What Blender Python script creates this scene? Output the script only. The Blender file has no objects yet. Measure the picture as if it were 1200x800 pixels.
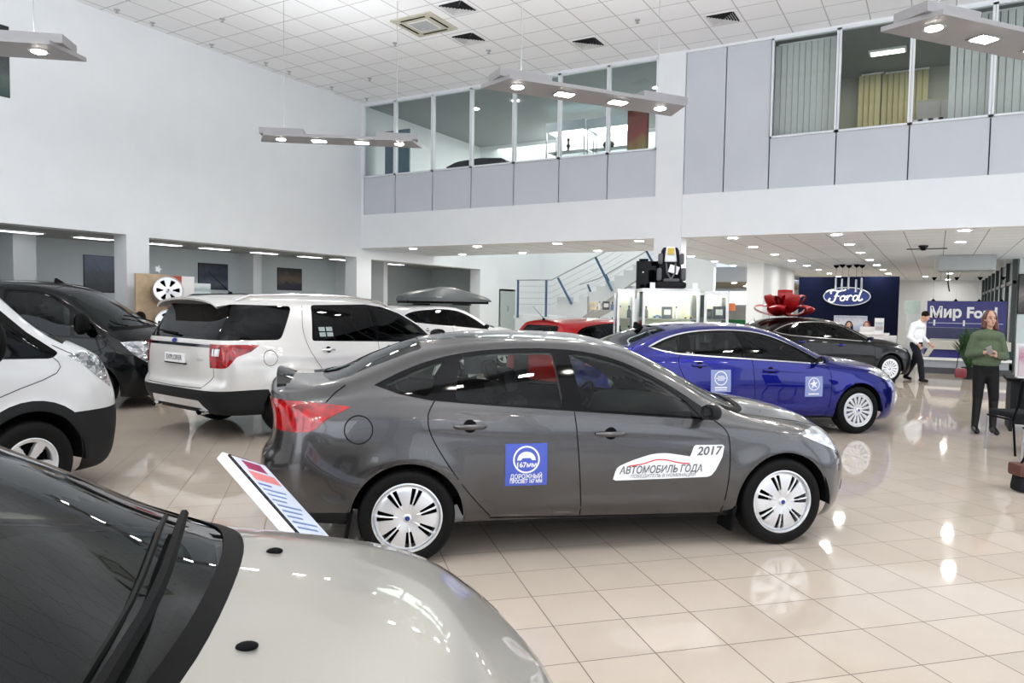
import bpy, bmesh, math, random
import numpy as np
from mathutils import Vector, Matrix
from mathutils.bvhtree import BVHTree
R = math.radians
random.seed(7)
SC = bpy.context.scene
COL = SC.collection

# ---------------------------------------------------------------- camera
cam_d = bpy.data.cameras.new('camera'); cam = bpy.data.objects.new('camera', cam_d); COL.objects.link(cam)
cam_d.sensor_width = 36; cam_d.lens = 853.9/1200*36; cam_d.clip_start = 0.05; cam_d.clip_end = 200
_m = Matrix.Rotation(R(30.2), 4, 'Z') @ Matrix.Rotation(math.pi/2-0.0505, 4, 'X') @ Matrix.Rotation(0.0150, 4, 'Z')
cam.matrix_world = Matrix.Translation((0, 0, 1.70)) @ _m
SC.camera = cam
# ---------------------------------------------------------------- world, lights, exposure
w = bpy.data.worlds.new('sky'); SC.world = w; w.use_nodes = True
bg = w.node_tree.nodes['Background']; bg.inputs[0].default_value = (0.80, 0.88, 1.0, 1); bg.inputs[1].default_value = 1.0
SC.view_settings.view_transform = 'Standard'; SC.view_settings.look = 'None'
SC.view_settings.gamma = 1; SC.view_settings.use_curve_mapping = False
SC.view_settings.exposure = 0.10
def area(name, loc, rot, sx, sy, power, col=(1, 1, 1)):
    d = bpy.data.lights.new(name, 'AREA'); d.shape = 'RECTANGLE'; d.size = sx; d.size_y = sy
    d.energy = power; d.color = col
    o = bpy.data.objects.new(name, d); COL.objects.link(o); o.location = loc; o.rotation_euler = rot
    return o
UPW = 84                                        # watts of the uplight added on each lamp bar to brighten the ceiling
FX = [-11.6, -8.0, -4.4, -0.8, 2.8]
for i, x in enumerate(FX):                      # daylight through the street facade behind the camera
    area('daylight_street_facade', (x, -7.7, 3.4), (R(90), 0, 0), 3.2, 5.8, 125, (0.90, 0.95, 1.0))
for y in (-4.0, 0.5, 5.0, 9.5):                   # daylight through the side facade
    area('daylight_side_facade', (6.7, y, 3.4), (R(90), 0, R(90)), 3.8, 5.6, 75, (0.92, 0.96, 1.0))

area('added_lower_hall_fill', (6.9, 20.0, 1.7), (R(90), 0, R(90)), 7.5, 2.7, 130, (.92, .96, 1))  # fill light added at the side to brighten the lower hall and its ceiling
# ---------------------------------------------------------------- materials
def nodes(m):
    m.use_nodes = True; nt = m.node_tree; return nt, nt.nodes['Principled BSDF']
def mat(name, col, rough=0.5, metal=0.0, coat=0.0, coatr=0.03, spec=None, noise=0.0, nscale=8.0, bump=0.0, emit=None, es=0.0, trans=0.0):
    m = bpy.data.materials.new(name); nt, b = nodes(m)
    b.inputs['Base Color'].default_value = (*col, 1); b.inputs['Roughness'].default_value = rough
    b.inputs['Metallic'].default_value = metal; b.inputs['Coat Weight'].default_value = coat
    b.inputs['Coat Roughness'].default_value = coatr
    if spec is not None: b.inputs['Specular IOR Level'].default_value = spec
    if trans: b.inputs['Transmission Weight'].default_value = trans
    if emit: b.inputs['Emission Color'].default_value = (*emit, 1); b.inputs['Emission Strength'].default_value = es
    if noise or bump:
        tc = nt.nodes.new('ShaderNodeTexCoord'); nz = nt.nodes.new('ShaderNodeTexNoise')
        nz.inputs['Scale'].default_value = nscale; nz.inputs['Detail'].default_value = 4
        nt.links.new(tc.outputs['Object'], nz.inputs['Vector'])
        if noise:
            cr = nt.nodes.new('ShaderNodeValToRGB')
            cr.color_ramp.elements[0].color = (*[c*(1-noise) for c in col], 1)
            cr.color_ramp.elements[1].color = (*[min(1, c*(1+noise)) for c in col], 1)
            cr.color_ramp.elements[0].position = .3; cr.color_ramp.elements[1].position = .7
            nt.links.new(nz.outputs['Fac'], cr.inputs['Fac']); nt.links.new(cr.outputs['Color'], b.inputs['Base Color'])
        if bump:
            bp = nt.nodes.new('ShaderNodeBump'); bp.inputs['Strength'].default_value = bump; bp.inputs['Distance'].default_value = .01
            nt.links.new(nz.outputs['Fac'], bp.inputs['Height']); nt.links.new(bp.outputs['Normal'], b.inputs['Normal'])
    return m
def glass(name, tint, base=0.04, rough=0.0):
    m = bpy.data.materials.new(name); m.use_nodes = True; nt = m.node_tree; nt.nodes.clear()
    o = nt.nodes.new('ShaderNodeOutputMaterial'); mx = nt.nodes.new('ShaderNodeMixShader')
    t = nt.nodes.new('ShaderNodeBsdfTransparent'); g = nt.nodes.new('ShaderNodeBsdfGlossy'); f = nt.nodes.new('ShaderNodeFresnel')
    f.inputs['IOR'].default_value = 1.33
    t.inputs['Color'].default_value = (*tint, 1); g.inputs['Roughness'].default_value = rough; g.inputs['Color'].default_value = (.95, .97, 1, 1)
    nt.links.new(f.outputs[0], mx.inputs[0]); nt.links.new(t.outputs[0], mx.inputs[1]); nt.links.new(g.outputs[0], mx.inputs[2])
    nt.links.new(mx.outputs[0], o.inputs['Surface'])
    return m
def emis(name, col, s):
    return mat(name, (.8, .8, .8), .5, emit=col, es=s)
def paint(name, col, metal=.55, rough=.32, coat=.8):
    return mat(name, col, rough, metal, coat, .02, spec=.12)

def grid_mat(name, col, line, size, lw, rot=0.0, off=(0, 0), rough=.5, var=.03, spec=.5, bump=0.0, noise=0.0):
    """square tile grid on the object's X/Y plane: fine lines, slight tone change from tile to tile"""
    m = bpy.data.materials.new(name); nt, b = nodes(m); N = nt.nodes.new; L = nt.links.new
    tc = N('ShaderNodeTexCoord'); sp = N('ShaderNodeSeparateXYZ'); L(tc.outputs['Object'], sp.inputs[0])
    def M(op, a, c=None):
        n = N('ShaderNodeMath'); n.operation = op
        for i, v in enumerate((a, c)):
            if v is None: continue
            if isinstance(v, (int, float)): n.inputs[i].default_value = v
            else: L(v, n.inputs[i])
        return n.outputs[0]
    c, s = math.cos(rot), math.sin(rot)
    x, y = sp.outputs[0], sp.outputs[1]
    u = M('ADD', M('MULTIPLY', x, c), M('MULTIPLY', y, s)); v = M('SUBTRACT', M('MULTIPLY', y, c), M('MULTIPLY', x, s))
    res = []
    cells = []
    for q, o_ in ((u, off[0]), (v, off[1])):
        q = M('DIVIDE', M('SUBTRACT', q, o_), size)
        fr = M('FRACT', q); cells.append(M('FLOOR', q))
        d = M('ABSOLUTE', M('SUBTRACT', fr, .5))
        res.append(M('GREATER_THAN', d, .5-lw/size/2))
    ln = M('MAXIMUM', *res)
    cb = N('ShaderNodeCombineXYZ'); L(cells[0], cb.inputs[0]); L(cells[1], cb.inputs[1])
    wn = N('ShaderNodeTexWhiteNoise'); wn.noise_dimensions = '2D'; L(cb.outputs[0], wn.inputs['Vector'])
    hv = N('ShaderNodeHueSaturation'); hv.inputs['Color'].default_value = (*col, 1)
    L(M('ADD', M('MULTIPLY', wn.outputs['Value'], var*2), 1-var), hv.inputs['Value'])
    mx = N('ShaderNodeMix'); mx.data_type = 'RGBA'; L(ln, mx.inputs['Factor'])
    src = hv.outputs['Color']
    if noise:
        nz = N('ShaderNodeTexNoise'); nz.inputs['Scale'].default_value = 3.5; nz.inputs['Detail'].default_value = 6
        L(tc.outputs['Object'], nz.inputs['Vector'])
        h2 = N('ShaderNodeHueSaturation'); L(src, h2.inputs['Color'])
        L(M('ADD', M('MULTIPLY', nz.outputs['Fac'], noise*2), 1-noise), h2.inputs['Value']); src = h2.outputs['Color']
    L(src, mx.inputs['A']); mx.inputs['B'].default_value = (*line, 1)
    L(mx.outputs['Result'], b.inputs['Base Color'])
    b.inputs['Roughness'].default_value = rough; b.inputs['Specular IOR Level'].default_value = spec
    L(M('ADD', M('MULTIPLY', ln, .5), rough), b.inputs['Roughness'])
    if bump:
        bp = N('ShaderNodeBump'); bp.inputs['Strength'].default_value = bump; bp.inputs['Distance'].default_value = .003; bp.invert = True
        L(ln, bp.inputs['Height']); L(bp.outputs['Normal'], b.inputs['Normal'])
    return m

MW = mat('white_wall_paint', (.80, .82, .835), .6, noise=.015, nscale=2)
MWC = mat('cool_wall_paint', (.62, .69, .70), .6, noise=.02, nscale=2)
MPAN = mat('grey_partition_panel', (.56, .58, .62), .45, noise=.02, nscale=1.5)
MFRAME = mat('white_aluminium_frame', (.74, .77, .80), .35)
MDLINE = mat('dark_joint', (.12, .13, .14), .7)
MFLOOR = grid_mat('polished_beige_floor_tiles', (.50, .43, .365), (.11, .085, .065), .40, .006, R(45), (0, 0), .045, .035, .5, .3, .05)
MCEIL = grid_mat('white_ceiling_tiles', (.91, .92, .93), (.54, .54, .54), .69, .022, 0, (-4.74, 13.72), .8, .02, .2, .5)
MCEIL2 = grid_mat('grey_ceiling_tiles', (.80, .86, .90), (.40, .40, .40), .69, .02, 0, (-2.68, 15.55), .55, .02, .3, .5)
MCEIL3 = mat('olive_ceiling', (.30, .29, .22), .8, noise=.05)
MCONC = mat('pale_concrete', (.60, .63, .64), .7, noise=.04, nscale=3)
MBLACK = mat('black_plastic', (.005, .005, .0055), .5, spec=.06, noise=.1, nscale=30)
MBGLOSS = mat('gloss_black', (.002, .002, .0025), .06, spec=.16, noise=.05)
MDGREY = mat('dark_grey_plastic', (.017, .018, .019), .55, spec=.1, bump=.05, nscale=120)
MRUB = mat('tyre_rubber', (.007, .007, .007), .5, spec=.1, noise=.2, nscale=40)
MRUN = mat('dark_underbody', (.006, .006, .006), .8, spec=.1, noise=.2)
MSILV = mat('silver_rim_paint', (.70, .71, .73), .28, .6, .5)
MCHR = mat('chrome', (.78, .78, .80), .14, 1.0, noise=.02)
MCHRD = mat('dark_chrome', (.25, .25, .27), .15, 1.0, noise=.02)
MGL = glass('clear_green_tinted_car_glass', (.62, .68, .65))
MGLS = glass('showroom_pane_glass', (.89, .91, .90))
MGLD = glass('dark_privacy_glass', (.035, .04, .04))
MGLM = glass('medium_tinted_car_glass', (.22, .25, .24))
MGLC = glass('clear_glass', (.93, .96, .95))
MBLUE = mat('navy_lacquer', (.003, .006, .026), .6, spec=.1, noise=.1)
MSTEELB = mat('blue_painted_steel', (.03, .08, .16), .4, noise=.1, nscale=6)
MSTEEL = mat('brushed_steel', (.45, .46, .47), .3, .9, noise=.03)
MSEAT = mat('dark_seat_fabric', (.014, .015, .017), .85, spec=.15, bump=.3, nscale=200)
MTRIM = mat('dark_cabin_trim', (.012, .012, .013), .7, spec=.15, noise=.1, nscale=40)
MLINE = mat('pale_headliner', (.20, .20, .19), .9, noise=.04)
MWHITE = mat('white_gloss_paint', (.80, .80, .80), .3, noise=.01)
MPAPER = mat('white_vinyl', (.82, .83, .85), .4, noise=.01)
MREDV = mat('red_vinyl', (.65, .03, .05), .4, noise=.03)
MINK = mat('dark_vinyl', (.03, .03, .05), .5, noise=.03)
MINKG = mat('grey_vinyl', (.11, .11, .12), .5, noise=.03)
MSTB = mat('blue_vinyl', (.06, .10, .48), .4, noise=.02)
MOVAL = mat('oval_blue', (.01, .03, .20), .3, noise=.05)
MRED = mat('red_lens', (.30, .002, .004), .12, 0, .7, .02, noise=.6, nscale=18)
MREDD = mat('deep_red_lens', (.22, .002, .004), .12, 0, 1.0, noise=.2, nscale=25)
MWOOD = mat('light_wood', (.52, .38, .25), .5, noise=.12, nscale=9)
MDOWN = emis('downlight_glow', (1, .97, .92), 250)
MSPOT = emis('spotlight_glow', (1, .95, .89), 135)
MTUBE = emis('tube_lamp_glow', (.92, .97, 1), 3.5)
MBAR = mat('lamp_bar_metal', (.33, .32, .325), .4, .2, noise=.02)
MORAN = mat('rust_red_board', (.42, .07, .03), .5, noise=.1)

def lamp_lens(name, base, seed):
    m = bpy.data.materials.new(name); nt, b = nodes(m); N = nt.nodes.new; L = nt.links.new
    tc = N('ShaderNodeTexCoord'); vo = N('ShaderNodeTexVoronoi'); vo.inputs['Scale'].default_value = 11+seed
    mp = N('ShaderNodeMapping'); mp.inputs['Scale'].default_value = (1, 1, 1.6)
    L(tc.outputs['Object'], mp.inputs['Vector']); L(mp.outputs[0], vo.inputs['Vector'])
    cr = N('ShaderNodeValToRGB'); e = cr.color_ramp.elements
    e[0].color = (*[c*.15 for c in base], 1); e[1].color = (*base, 1); e[0].position = .1; e[1].position = .55
    L(vo.outputs['Color'], cr.inputs['Fac']); L(cr.outputs['Color'], b.inputs['Base Color'])
    bp = N('ShaderNodeBump'); bp.inputs['Strength'].default_value = .5; bp.inputs['Distance'].default_value = .02
    L(vo.outputs['Distance'], bp.inputs['Height']); L(bp.outputs['Normal'], b.inputs['Normal'])
    b.inputs['Metallic'].default_value = .7; b.inputs['Roughness'].default_value = .15; b.inputs['Coat Weight'].default_value = 1
    return m
MHEAD = lamp_lens('headlamp_reflector', (.85, .87, .9), 0)
MHEADD = lamp_lens('dark_headlamp_reflector', (.45, .47, .5), 3)

# ---------------------------------------------------------------- mesh helpers
def link(o, parent=None):
    COL.objects.link(o)
    if parent is not None: o.parent = parent
    return o
def ob(name, bm, mats, parent=None, smooth=True, loc=None, angle=None):
    me = bpy.data.meshes.new(name)
    if isinstance(bm, bmesh.types.BMesh):
        bm.to_mesh(me); bm.free()
    else:
        me.from_pydata(bm[0], [], bm[1])
        if len(bm) > 2: me.polygons.foreach_set('material_index', bm[2])
    if not isinstance(mats, (list, tuple)): mats = [mats]
    for m_ in mats: me.materials.append(m_)
    if smooth and len(me.polygons):
        me.polygons.foreach_set('use_smooth', [True]*len(me.polygons))
        me.set_sharp_from_angle(angle=R(angle if angle else 35))
    me.update()
    o = bpy.data.objects.new(name, me)
    if loc is not None: o.location = loc
    return link(o, parent)
def root(name, label, cat, loc=(0, 0, 0), rz=0.0, group=None):
    o = bpy.data.objects.new(name, None); o.empty_display_size = .1; COL.objects.link(o)
    o.location = loc; o.rotation_euler = (0, 0, rz); o['label'] = label; o['category'] = cat
    if group: o['group'] = group
    return o
def tag(o, label, cat, group=None, kind=None):
    o['label'] = label; o['category'] = cat
    if group: o['group'] = group
    if kind: o['kind'] = kind
    return o
def struct(o, label=None):
    o['kind'] = 'structure'
    if label: o['label'] = label
    return o
def copy_tree(o, parent=None):
    c = o.copy(); COL.objects.link(c)
    if parent is not None: c.parent = parent
    for ch in list(o.children): copy_tree(ch, c)
    return c
def box(bm, x0, x1, y0, y1, z0, z1, M=None, bev=0.0, mi=0):
    vs = [bm.verts.new((x, y, z)) for x in (x0, x1) for y in (y0, y1) for z in (z0, z1)]
    fs = [bm.faces.new([vs[i] for i in q]) for q in ((0, 1, 3, 2), (4, 6, 7, 5), (0, 4, 5, 1), (2, 3, 7, 6), (0, 2, 6, 4), (1, 5, 7, 3))]
    for f in fs: f.material_index = mi
    if bev:
        es = list({e for f in fs for e in f.edges})
        r_ = bmesh.ops.bevel(bm, geom=es, offset=bev, segments=2, affect='EDGES', profile=.6)
        vs = list({v for v in r_['verts']} | {v for v in vs if v.is_valid})
    if M is not None: bmesh.ops.transform(bm, matrix=M, verts=[v for v in vs if v.is_valid])
    return vs
def bmbox(*a, **k):
    bm = bmesh.new(); box(bm, *a, **k); return bm
def tube(bm, pts, r, seg=8, closed=False, caps=True, mi=0):
    pts = [Vector(p) for p in pts]; n = len(pts); rings = []
    rr = r if isinstance(r, (list, tuple)) else [r]*n
    up = None
    for i, p in enumerate(pts):
        if closed: t = (pts[(i+1) % n]-pts[i-1])
        else: t = pts[min(i+1, n-1)]-pts[max(i-1, 0)]
        if t.length < 1e-9: t = Vector((0, 0, 1))
        t.normalize()
        if up is None:
            a = Vector((0, 0, 1)) if abs(t.z) < .9 else Vector((1, 0, 0)); up = t.cross(a).normalized()
        up = (up-t*up.dot(t)).normalized(); b = t.cross(up)
        rings.append([bm.verts.new(p+(up*math.cos(2*math.pi*k/seg)+b*math.sin(2*math.pi*k/seg))*rr[i]) for k in range(seg)])
    fs = []
    for i in range(n if closed else n-1):
        A, B = rings[i], rings[(i+1) % n]
        for k in range(seg): fs.append(bm.faces.new((A[k], A[(k+1) % seg], B[(k+1) % seg], B[k])))
    if caps and not closed:
        fs.append(bm.faces.new(rings[0][::-1])); fs.append(bm.faces.new(rings[-1]))
    for f in fs: f.material_index = mi
    return rings
def lathe(bm, prof, seg=24, M=None, mi=0, caps=False):
    """prof: (r, z) list around z axis"""
    rings = []
    for r_, z in prof:
        if r_ < 1e-6: rings.append([bm.verts.new((0, 0, z))])
        else: rings.append([bm.verts.new((r_*math.cos(2*math.pi*k/seg), r_*math.sin(2*math.pi*k/seg), z)) for k in range(seg)])
    for A, B in zip(rings[:-1], rings[1:]):
        for k in range(seg):
            k2 = (k+1) % seg
            q = [A[k % len(A)], A[k2 % len(A)], B[k2 % len(B)], B[k % len(B)]]
            q2 = []
            for v in q:
                if v not in q2: q2.append(v)
            if len(q2) > 2:
                f = bm.faces.new(q2); f.material_index = mi
    if M is not None: bmesh.ops.transform(bm, matrix=M, verts=[v for r_ in rings for v in r_])
def prism(bm, poly, axis, a, b, M=None, mi=0):
    """extrude 2D polygon along axis ('x','y','z') from a to b"""
    def P(u, v, t): return {'x': (t, u, v), 'y': (u, t, v), 'z': (u, v, t)}[axis]
    A = [bm.verts.new(P(u, v, a)) for u, v in poly]; B = [bm.verts.new(P(u, v, b)) for u, v in poly]
    fs = [bm.faces.new(A), bm.faces.new(B[::-1])]
    n = len(poly)
    for i in range(n): fs.append(bm.faces.new((A[i], B[i], B[(i+1) % n], A[(i+1) % n])))
    for f in fs: f.material_index = mi
    bmesh.ops.recalc_face_normals(bm, faces=fs)
    if M is not None: bmesh.ops.transform(bm, matrix=M, verts=A+B)
def T(x, y, z): return Matrix.Translation((x, y, z))
def rot(a, ax='Z'): return Matrix.Rotation(a, 4, ax)
def sph(bm, c, r, sx=1, sy=1, sz=1, seg=16, M=None):
    m_ = T(*c) @ Matrix.Diagonal((sx*r, sy*r, sz*r, 1))
    if M is not None: m_ = M @ m_
    bmesh.ops.create_uvsphere(bm, u_segments=seg, v_segments=max(6, seg//2+2), radius=1, matrix=m_)
def text_geo(s, size=1.0, bold=0.0, shear=0.0, align='CENTER', sx=1.0, res=3):
    c = bpy.data.curves.new('t', 'FONT'); c.body = s; c.size = size; c.align_x = align; c.align_y = 'CENTER'
    c.resolution_u = res; c.offset = bold; c.shear = shear
    o = bpy.data.objects.new('t', c); COL.objects.link(o)
    dg = bpy.context.evaluated_depsgraph_get(); dg.update()
    me = bpy.data.meshes.new_from_object(o.evaluated_get(dg))
    vs = [(v.co.x*sx, v.co.y) for v in me.vertices]; fs = [tuple(p.vertices) for p in me.polygons]
    bpy.data.objects.remove(o); bpy.data.curves.remove(c); bpy.data.meshes.remove(me)
    return vs, fs
def flat(geo2d, f):
    return [f(u, v) for u, v in geo2d[0]], geo2d[1]
def arc(cx, cy, rx, ry, a0, a1, n):
    return [(cx+rx*math.cos(R(a0+(a1-a0)*i/n)), cy+ry*math.sin(R(a0+(a1-a0)*i/n))) for i in range(n+1)]
def stroke(pts, w, close=False):
    """2D polyline -> list of quads geometry of width w (w may be list)"""
    P = [Vector(p) for p in pts]; n = len(P); vs = []; fs = []
    W = w if isinstance(w, (list, tuple)) else [w]*n
    for i, p in enumerate(P):
        t = (P[(i+1) % n]-P[i-1]) if close else (P[min(i+1, n-1)]-P[max(i-1, 0)])
        t.normalize(); q = Vector((-t.y, t.x))
        vs += [tuple(p+q*W[i]/2), tuple(p-q*W[i]/2)]
    for i in range(n if close else n-1):
        j = (i+1) % n; fs.append((2*i, 2*i+1, 2*j+1, 2*j))
    return vs, fs
def merge(gs):
    V = []; F = []
    for vs, fs in gs:
        o_ = len(V); V += list(vs); F += [tuple(i+o_ for i in f) for f in fs]
    return V, F
def disc(cx, cy, rx, ry, n=32):
    return [(cx+rx*math.cos(2*math.pi*k/n), cy+ry*math.sin(2*math.pi*k/n)) for k in range(n)], [tuple(range(n))]

def dense_fill(poly, step, holes=None):
    """2D polygon(s) cut along a grid so it can hug a curved surface"""
    bm = bmesh.new(); gs = poly if isinstance(poly[0][0], (tuple, list)) and len(poly) == 2 and isinstance(poly[1], list) and poly[1] and isinstance(poly[1][0], tuple) and isinstance(poly[1][0][0], int) else (poly, [tuple(range(len(poly)))])
    vs = [bm.verts.new((u, v, 0)) for u, v in gs[0]]
    for f in gs[1]:
        try: bm.faces.new([vs[i] for i in f])
        except ValueError: pass
    bmesh.ops.triangulate(bm, faces=bm.faces)
    for a in (0, 1):
        lo = min(v.co[a] for v in bm.verts); hi = max(v.co[a] for v in bm.verts)
        for i in range(1, int((hi-lo)/step)+1):
            co = [0, 0, 0]; no = [0, 0, 0]; co[a] = lo+i*step; no[a] = 1
            bmesh.ops.bisect_plane(bm, geom=bm.verts[:]+bm.edges[:]+bm.faces[:], plane_co=co, plane_no=no, dist=1e-6)
    bm.verts.index_update()
    r_ = [(v.co.x, v.co.y) for v in bm.verts], [tuple(v.index for v in f.verts) for f in bm.faces]; bm.free(); return r_
# ================================================================ car builder
def pch(pts):
    """monotone cubic interpolation through (x, v) points"""
    P = sorted(pts); x = np.array([p[0] for p in P], float); y = np.array([p[1] for p in P], float)
    h = np.diff(x); d = np.diff(y)/h; n = len(x); m = np.zeros(n)
    if n > 2:
        for i in range(1, n-1):
            if d[i-1]*d[i] > 0:
                w1, w2 = 2*h[i]+h[i-1], h[i]+2*h[i-1]; m[i] = (w1+w2)/(w1/d[i-1]+w2/d[i])
    m[0] = d[0]; m[-1] = d[-1]
    def f(q):
        q = min(max(q, x[0]), x[-1]); i = min(int(np.searchsorted(x, q, side='right'))-1, n-2)
        t = (q-x[i])/h[i]
        return float((1+2*t)*(1-t)**2*y[i]+t*(1-t)**2*h[i]*m[i]+t*t*(3-2*t)*y[i+1]+t*t*(t-1)*h[i]*m[i+1])
    return f
def roundpoly(pts, r=.03, n=4):
    out = []; N = len(pts)
    for i, p in enumerate(pts):
        p = Vector(p[:2]); a = Vector(pts[i-1][:2])-p; b = Vector(pts[(i+1) % N][:2])-p
        rr = min(r, a.length*.45, b.length*.45)
        if a.angle(b, 0) > R(160): out.append(tuple(p)); continue
        A = p+a.normalized()*rr; B = p+b.normalized()*rr
        for k in range(n+1):
            t = k/n; out.append(tuple(A*(1-t)**2+p*2*t*(1-t)+B*t*t))
    return out
def inpoly(x, y, poly):
    c = False; n = len(poly); j = n-1
    for i in range(n):
        xi, yi = poly[i]; xj, yj = poly[j]
        if (yi > y) != (yj > y) and x < (xj-xi)*(y-yi)/(yj-yi)+xi: c = not c
        j = i
    return c
AX = {'side': (0, 2), 'top': (0, 1), 'end': (1, 2)}
def cut(bm, L, poly, view, cond, pid, only=None):
    a, b = AX[view]
    xs = [p[0] for p in poly]; ys = [p[1] for p in poly]
    x0, x1, y0, y1 = min(xs), max(xs), min(ys), max(ys)
    def bb(f):
        u = [v.co[a] for v in f.verts]; w_ = [v.co[b] for v in f.verts]
        return min(u), max(u), min(w_), max(w_)
    cand = set()
    for f in bm.faces:
        if f[L] == 99 or (only is not None and f[L] not in only): continue
        u0, u1, w0, w1 = bb(f)
        if u1 >= x0 and u0 <= x1 and w1 >= y0 and w0 <= y1 and cond(f): cand.add(f)
    n = len(poly)
    for i in range(n):
        p, q = poly[i], poly[(i+1) % n]
        sx0, sx1 = sorted((p[0], q[0])); sy0, sy1 = sorted((p[1], q[1]))
        d = (q[0]-p[0], q[1]-p[1]); l_ = math.hypot(*d)
        if l_ < 1e-6: continue
        no = [0, 0, 0]; no[a] = -d[1]/l_; no[b] = d[0]/l_; co = [0, 0, 0]; co[a] = p[0]; co[b] = p[1]
        sel = []
        for f in cand:
            if not f.is_valid: continue
            u0, u1, w0, w1 = bb(f)
            if u1 < sx0-1e-5 or u0 > sx1+1e-5 or w1 < sy0-1e-5 or w0 > sy1+1e-5: continue
            s = [(v.co[a]-p[0])*no[a]+(v.co[b]-p[1])*no[b] for v in f.verts]
            if min(s) < -1e-5 and max(s) > 1e-5: sel.append(f)
        if not sel: continue
        g = set(sel)
        for f in sel: g.update(f.edges); g.update(f.verts)
        r_ = bmesh.ops.bisect_plane(bm, geom=list(g), dist=1e-6, plane_co=co, plane_no=no)
        for e in r_['geom']:
            if isinstance(e, bmesh.types.BMFace): cand.add(e)
        for e in r_['geom_cut']:
            if isinstance(e, bmesh.types.BMEdge):
                for f in e.link_faces: cand.add(f)
    k = 0
    for f in cand:
        if not f.is_valid or not cond(f): continue
        if f[L] == 99: continue
        c = f.calc_center_median()
        if inpoly(c[a], c[b], poly): f[L] = pid; k += 1
    return k
def extract(bm, L, pids, off=0.0, cond=None):
    idx = {}; V = []; F = []
    for f in bm.faces:
        if f[L] not in pids or (cond and not cond(f)): continue
        q = []
        for v in f.verts:
            if v.index not in idx:
                idx[v.index] = len(V); V.append(v.co+v.normal*off)
            q.append(idx[v.index])
        F.append(q)
    return V, F

def car_shell(d):
    C = {k: pch(d[k]) for k in ('zc', 'zr', 'yr', 'zb', 'yb', 'ym', 'zm', 'ys', 'zs')}
    xr, xf = d['x']; xar, xaf = d['xa']; nf, nr = d.get('pn', (2.6, 2.8))
    step = d.get('step', .055); ne = d.get('ne', 13)
    st = [xr+(xar-xr)*(1-math.cos(math.pi/2*i/ne)) for i in range(ne)]
    nm = int((xaf-xar)/step); st += [xar+(xaf-xar)*i/nm for i in range(nm)]
    st += [xf-(xf-xaf)*(1-math.cos(math.pi/2*i/ne)) for i in range(ne, -1, -1)]
    gf = pch(d['gf']); gr = pch(d['gr']); ramp = d.get('ramp', .45)
    NS, NG, NT = d.get('res', (20, 9, 10)); rows = []
    ex = d.get('crown', 2.2)
    for x in st:
        c = {k: f(x) for k, f in C.items()}
        if x > xaf: p = max(0, 1-((x-xaf)/(xf-xaf))**nf)**(1/nf)
        elif x < xar: p = max(0, 1-((xar-x)/(xar-xr))**nr)**(1/nr)
        else: p = 1
        zs, zb, zr, zc = c['zs'], c['zb'], c['zr'], c['zc']
        zm = min(c['zm'], zs+.6*(zb-zs)); ys, ym, yb, yr = c['ys'], c['ym'], c['yb'], c['yr']
        fy = pch([(zs, ys-.07), (zs+.05, ys-.012), (zs+.4*(zm-zs)+.02, ys+.55*(ym-ys)), (zm, ym), (zm+.6*(zb-zm), ym-.28*(ym-yb)), (zb, yb)])
        half = []
        for i in range(NS):
            t = i/NS; t = t*.92+.08*t*t; z = zs+(zb-zs)*t; half.append([fy(z), z])
        for i in range(NG):
            t = i/NG; b_ = math.sin(math.pi*t)*.02*min(1, (zr-zb)/.3)
            half.append([yb+(yr-yb)*t+b_, zb+(zr-zb)*t])
        for i in range(NT+1):
            u = i/NT; yy = yr*(1-u); bump_ = 0
            if 'ridge' in d and x > d['ridge'][0]: bump_ = d['ridge'][2]*min(1, (x-d['ridge'][0])/.15)*math.exp(-((yy-d['ridge'][1]*(1-.12*(x-1.2)))/.045)**2)
            half.append([yy, zr+(zc-zr)*(1-(1-u)**ex)+bump_])
        for _ in range(2):
            h2 = [q[:] for q in half]
            for i in range(2, len(half)-1):
                for k in (0, 1): h2[i][k] = .25*half[i-1][k]+.5*half[i][k]+.25*half[i+1][k]
            half = h2
        for i, q in enumerate(half):
            y, z = q
            if z < zb+.02:
                for ax_ in d['axles']:
                    r_ = math.hypot(x-ax_, z-d['zw'])
                    y += d.get('flare', .016)*math.exp(-((r_-(d['ra']+.025))/.055)**2)
                for (fx0, fz0, fx1, fz1, amp, wd) in d.get('creases', ()):
                    if fx0 < x < fx1:
                        t = (x-fx0)/(fx1-fx0); zl = fz0+(fz1-fz0)*t
                        y += amp*min(1, 5*t, 5*(1-t))*math.exp(-((z-zl)/wd)**2)
            if x > xf-ramp: kf = (x-(xf-ramp))/ramp; xx = x-kf*kf*gf(z)
            elif x < xr+ramp: kf = ((xr+ramp)-x)/ramp; xx = x+kf*kf*gr(z)
            else: xx = x
            q[0] = y*p; q.append(xx)
        rows.append([(q[2], -q[0], q[1]) for q in half]+[(q[2], q[0], q[1]) for q in half[-2::-1]])
    bm = bmesh.new(); L = bm.faces.layers.int.new('part')
    VV = [[bm.verts.new(p) for p in r_] for r_ in rows]
    for A, B in zip(VV[:-1], VV[1:]):
        for k in range(len(A)-1): bm.faces.new((A[k], B[k], B[k+1], A[k+1]))
    bmesh.ops.remove_doubles(bm, verts=bm.verts, dist=1e-5)
    bm.normal_update()
    f = max(bm.faces, key=lambda f: f.calc_center_median().z)
    if f.normal.z < 0: bmesh.ops.reverse_faces(bm, faces=bm.faces); bm.normal_update()
    return bm, L, C

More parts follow.
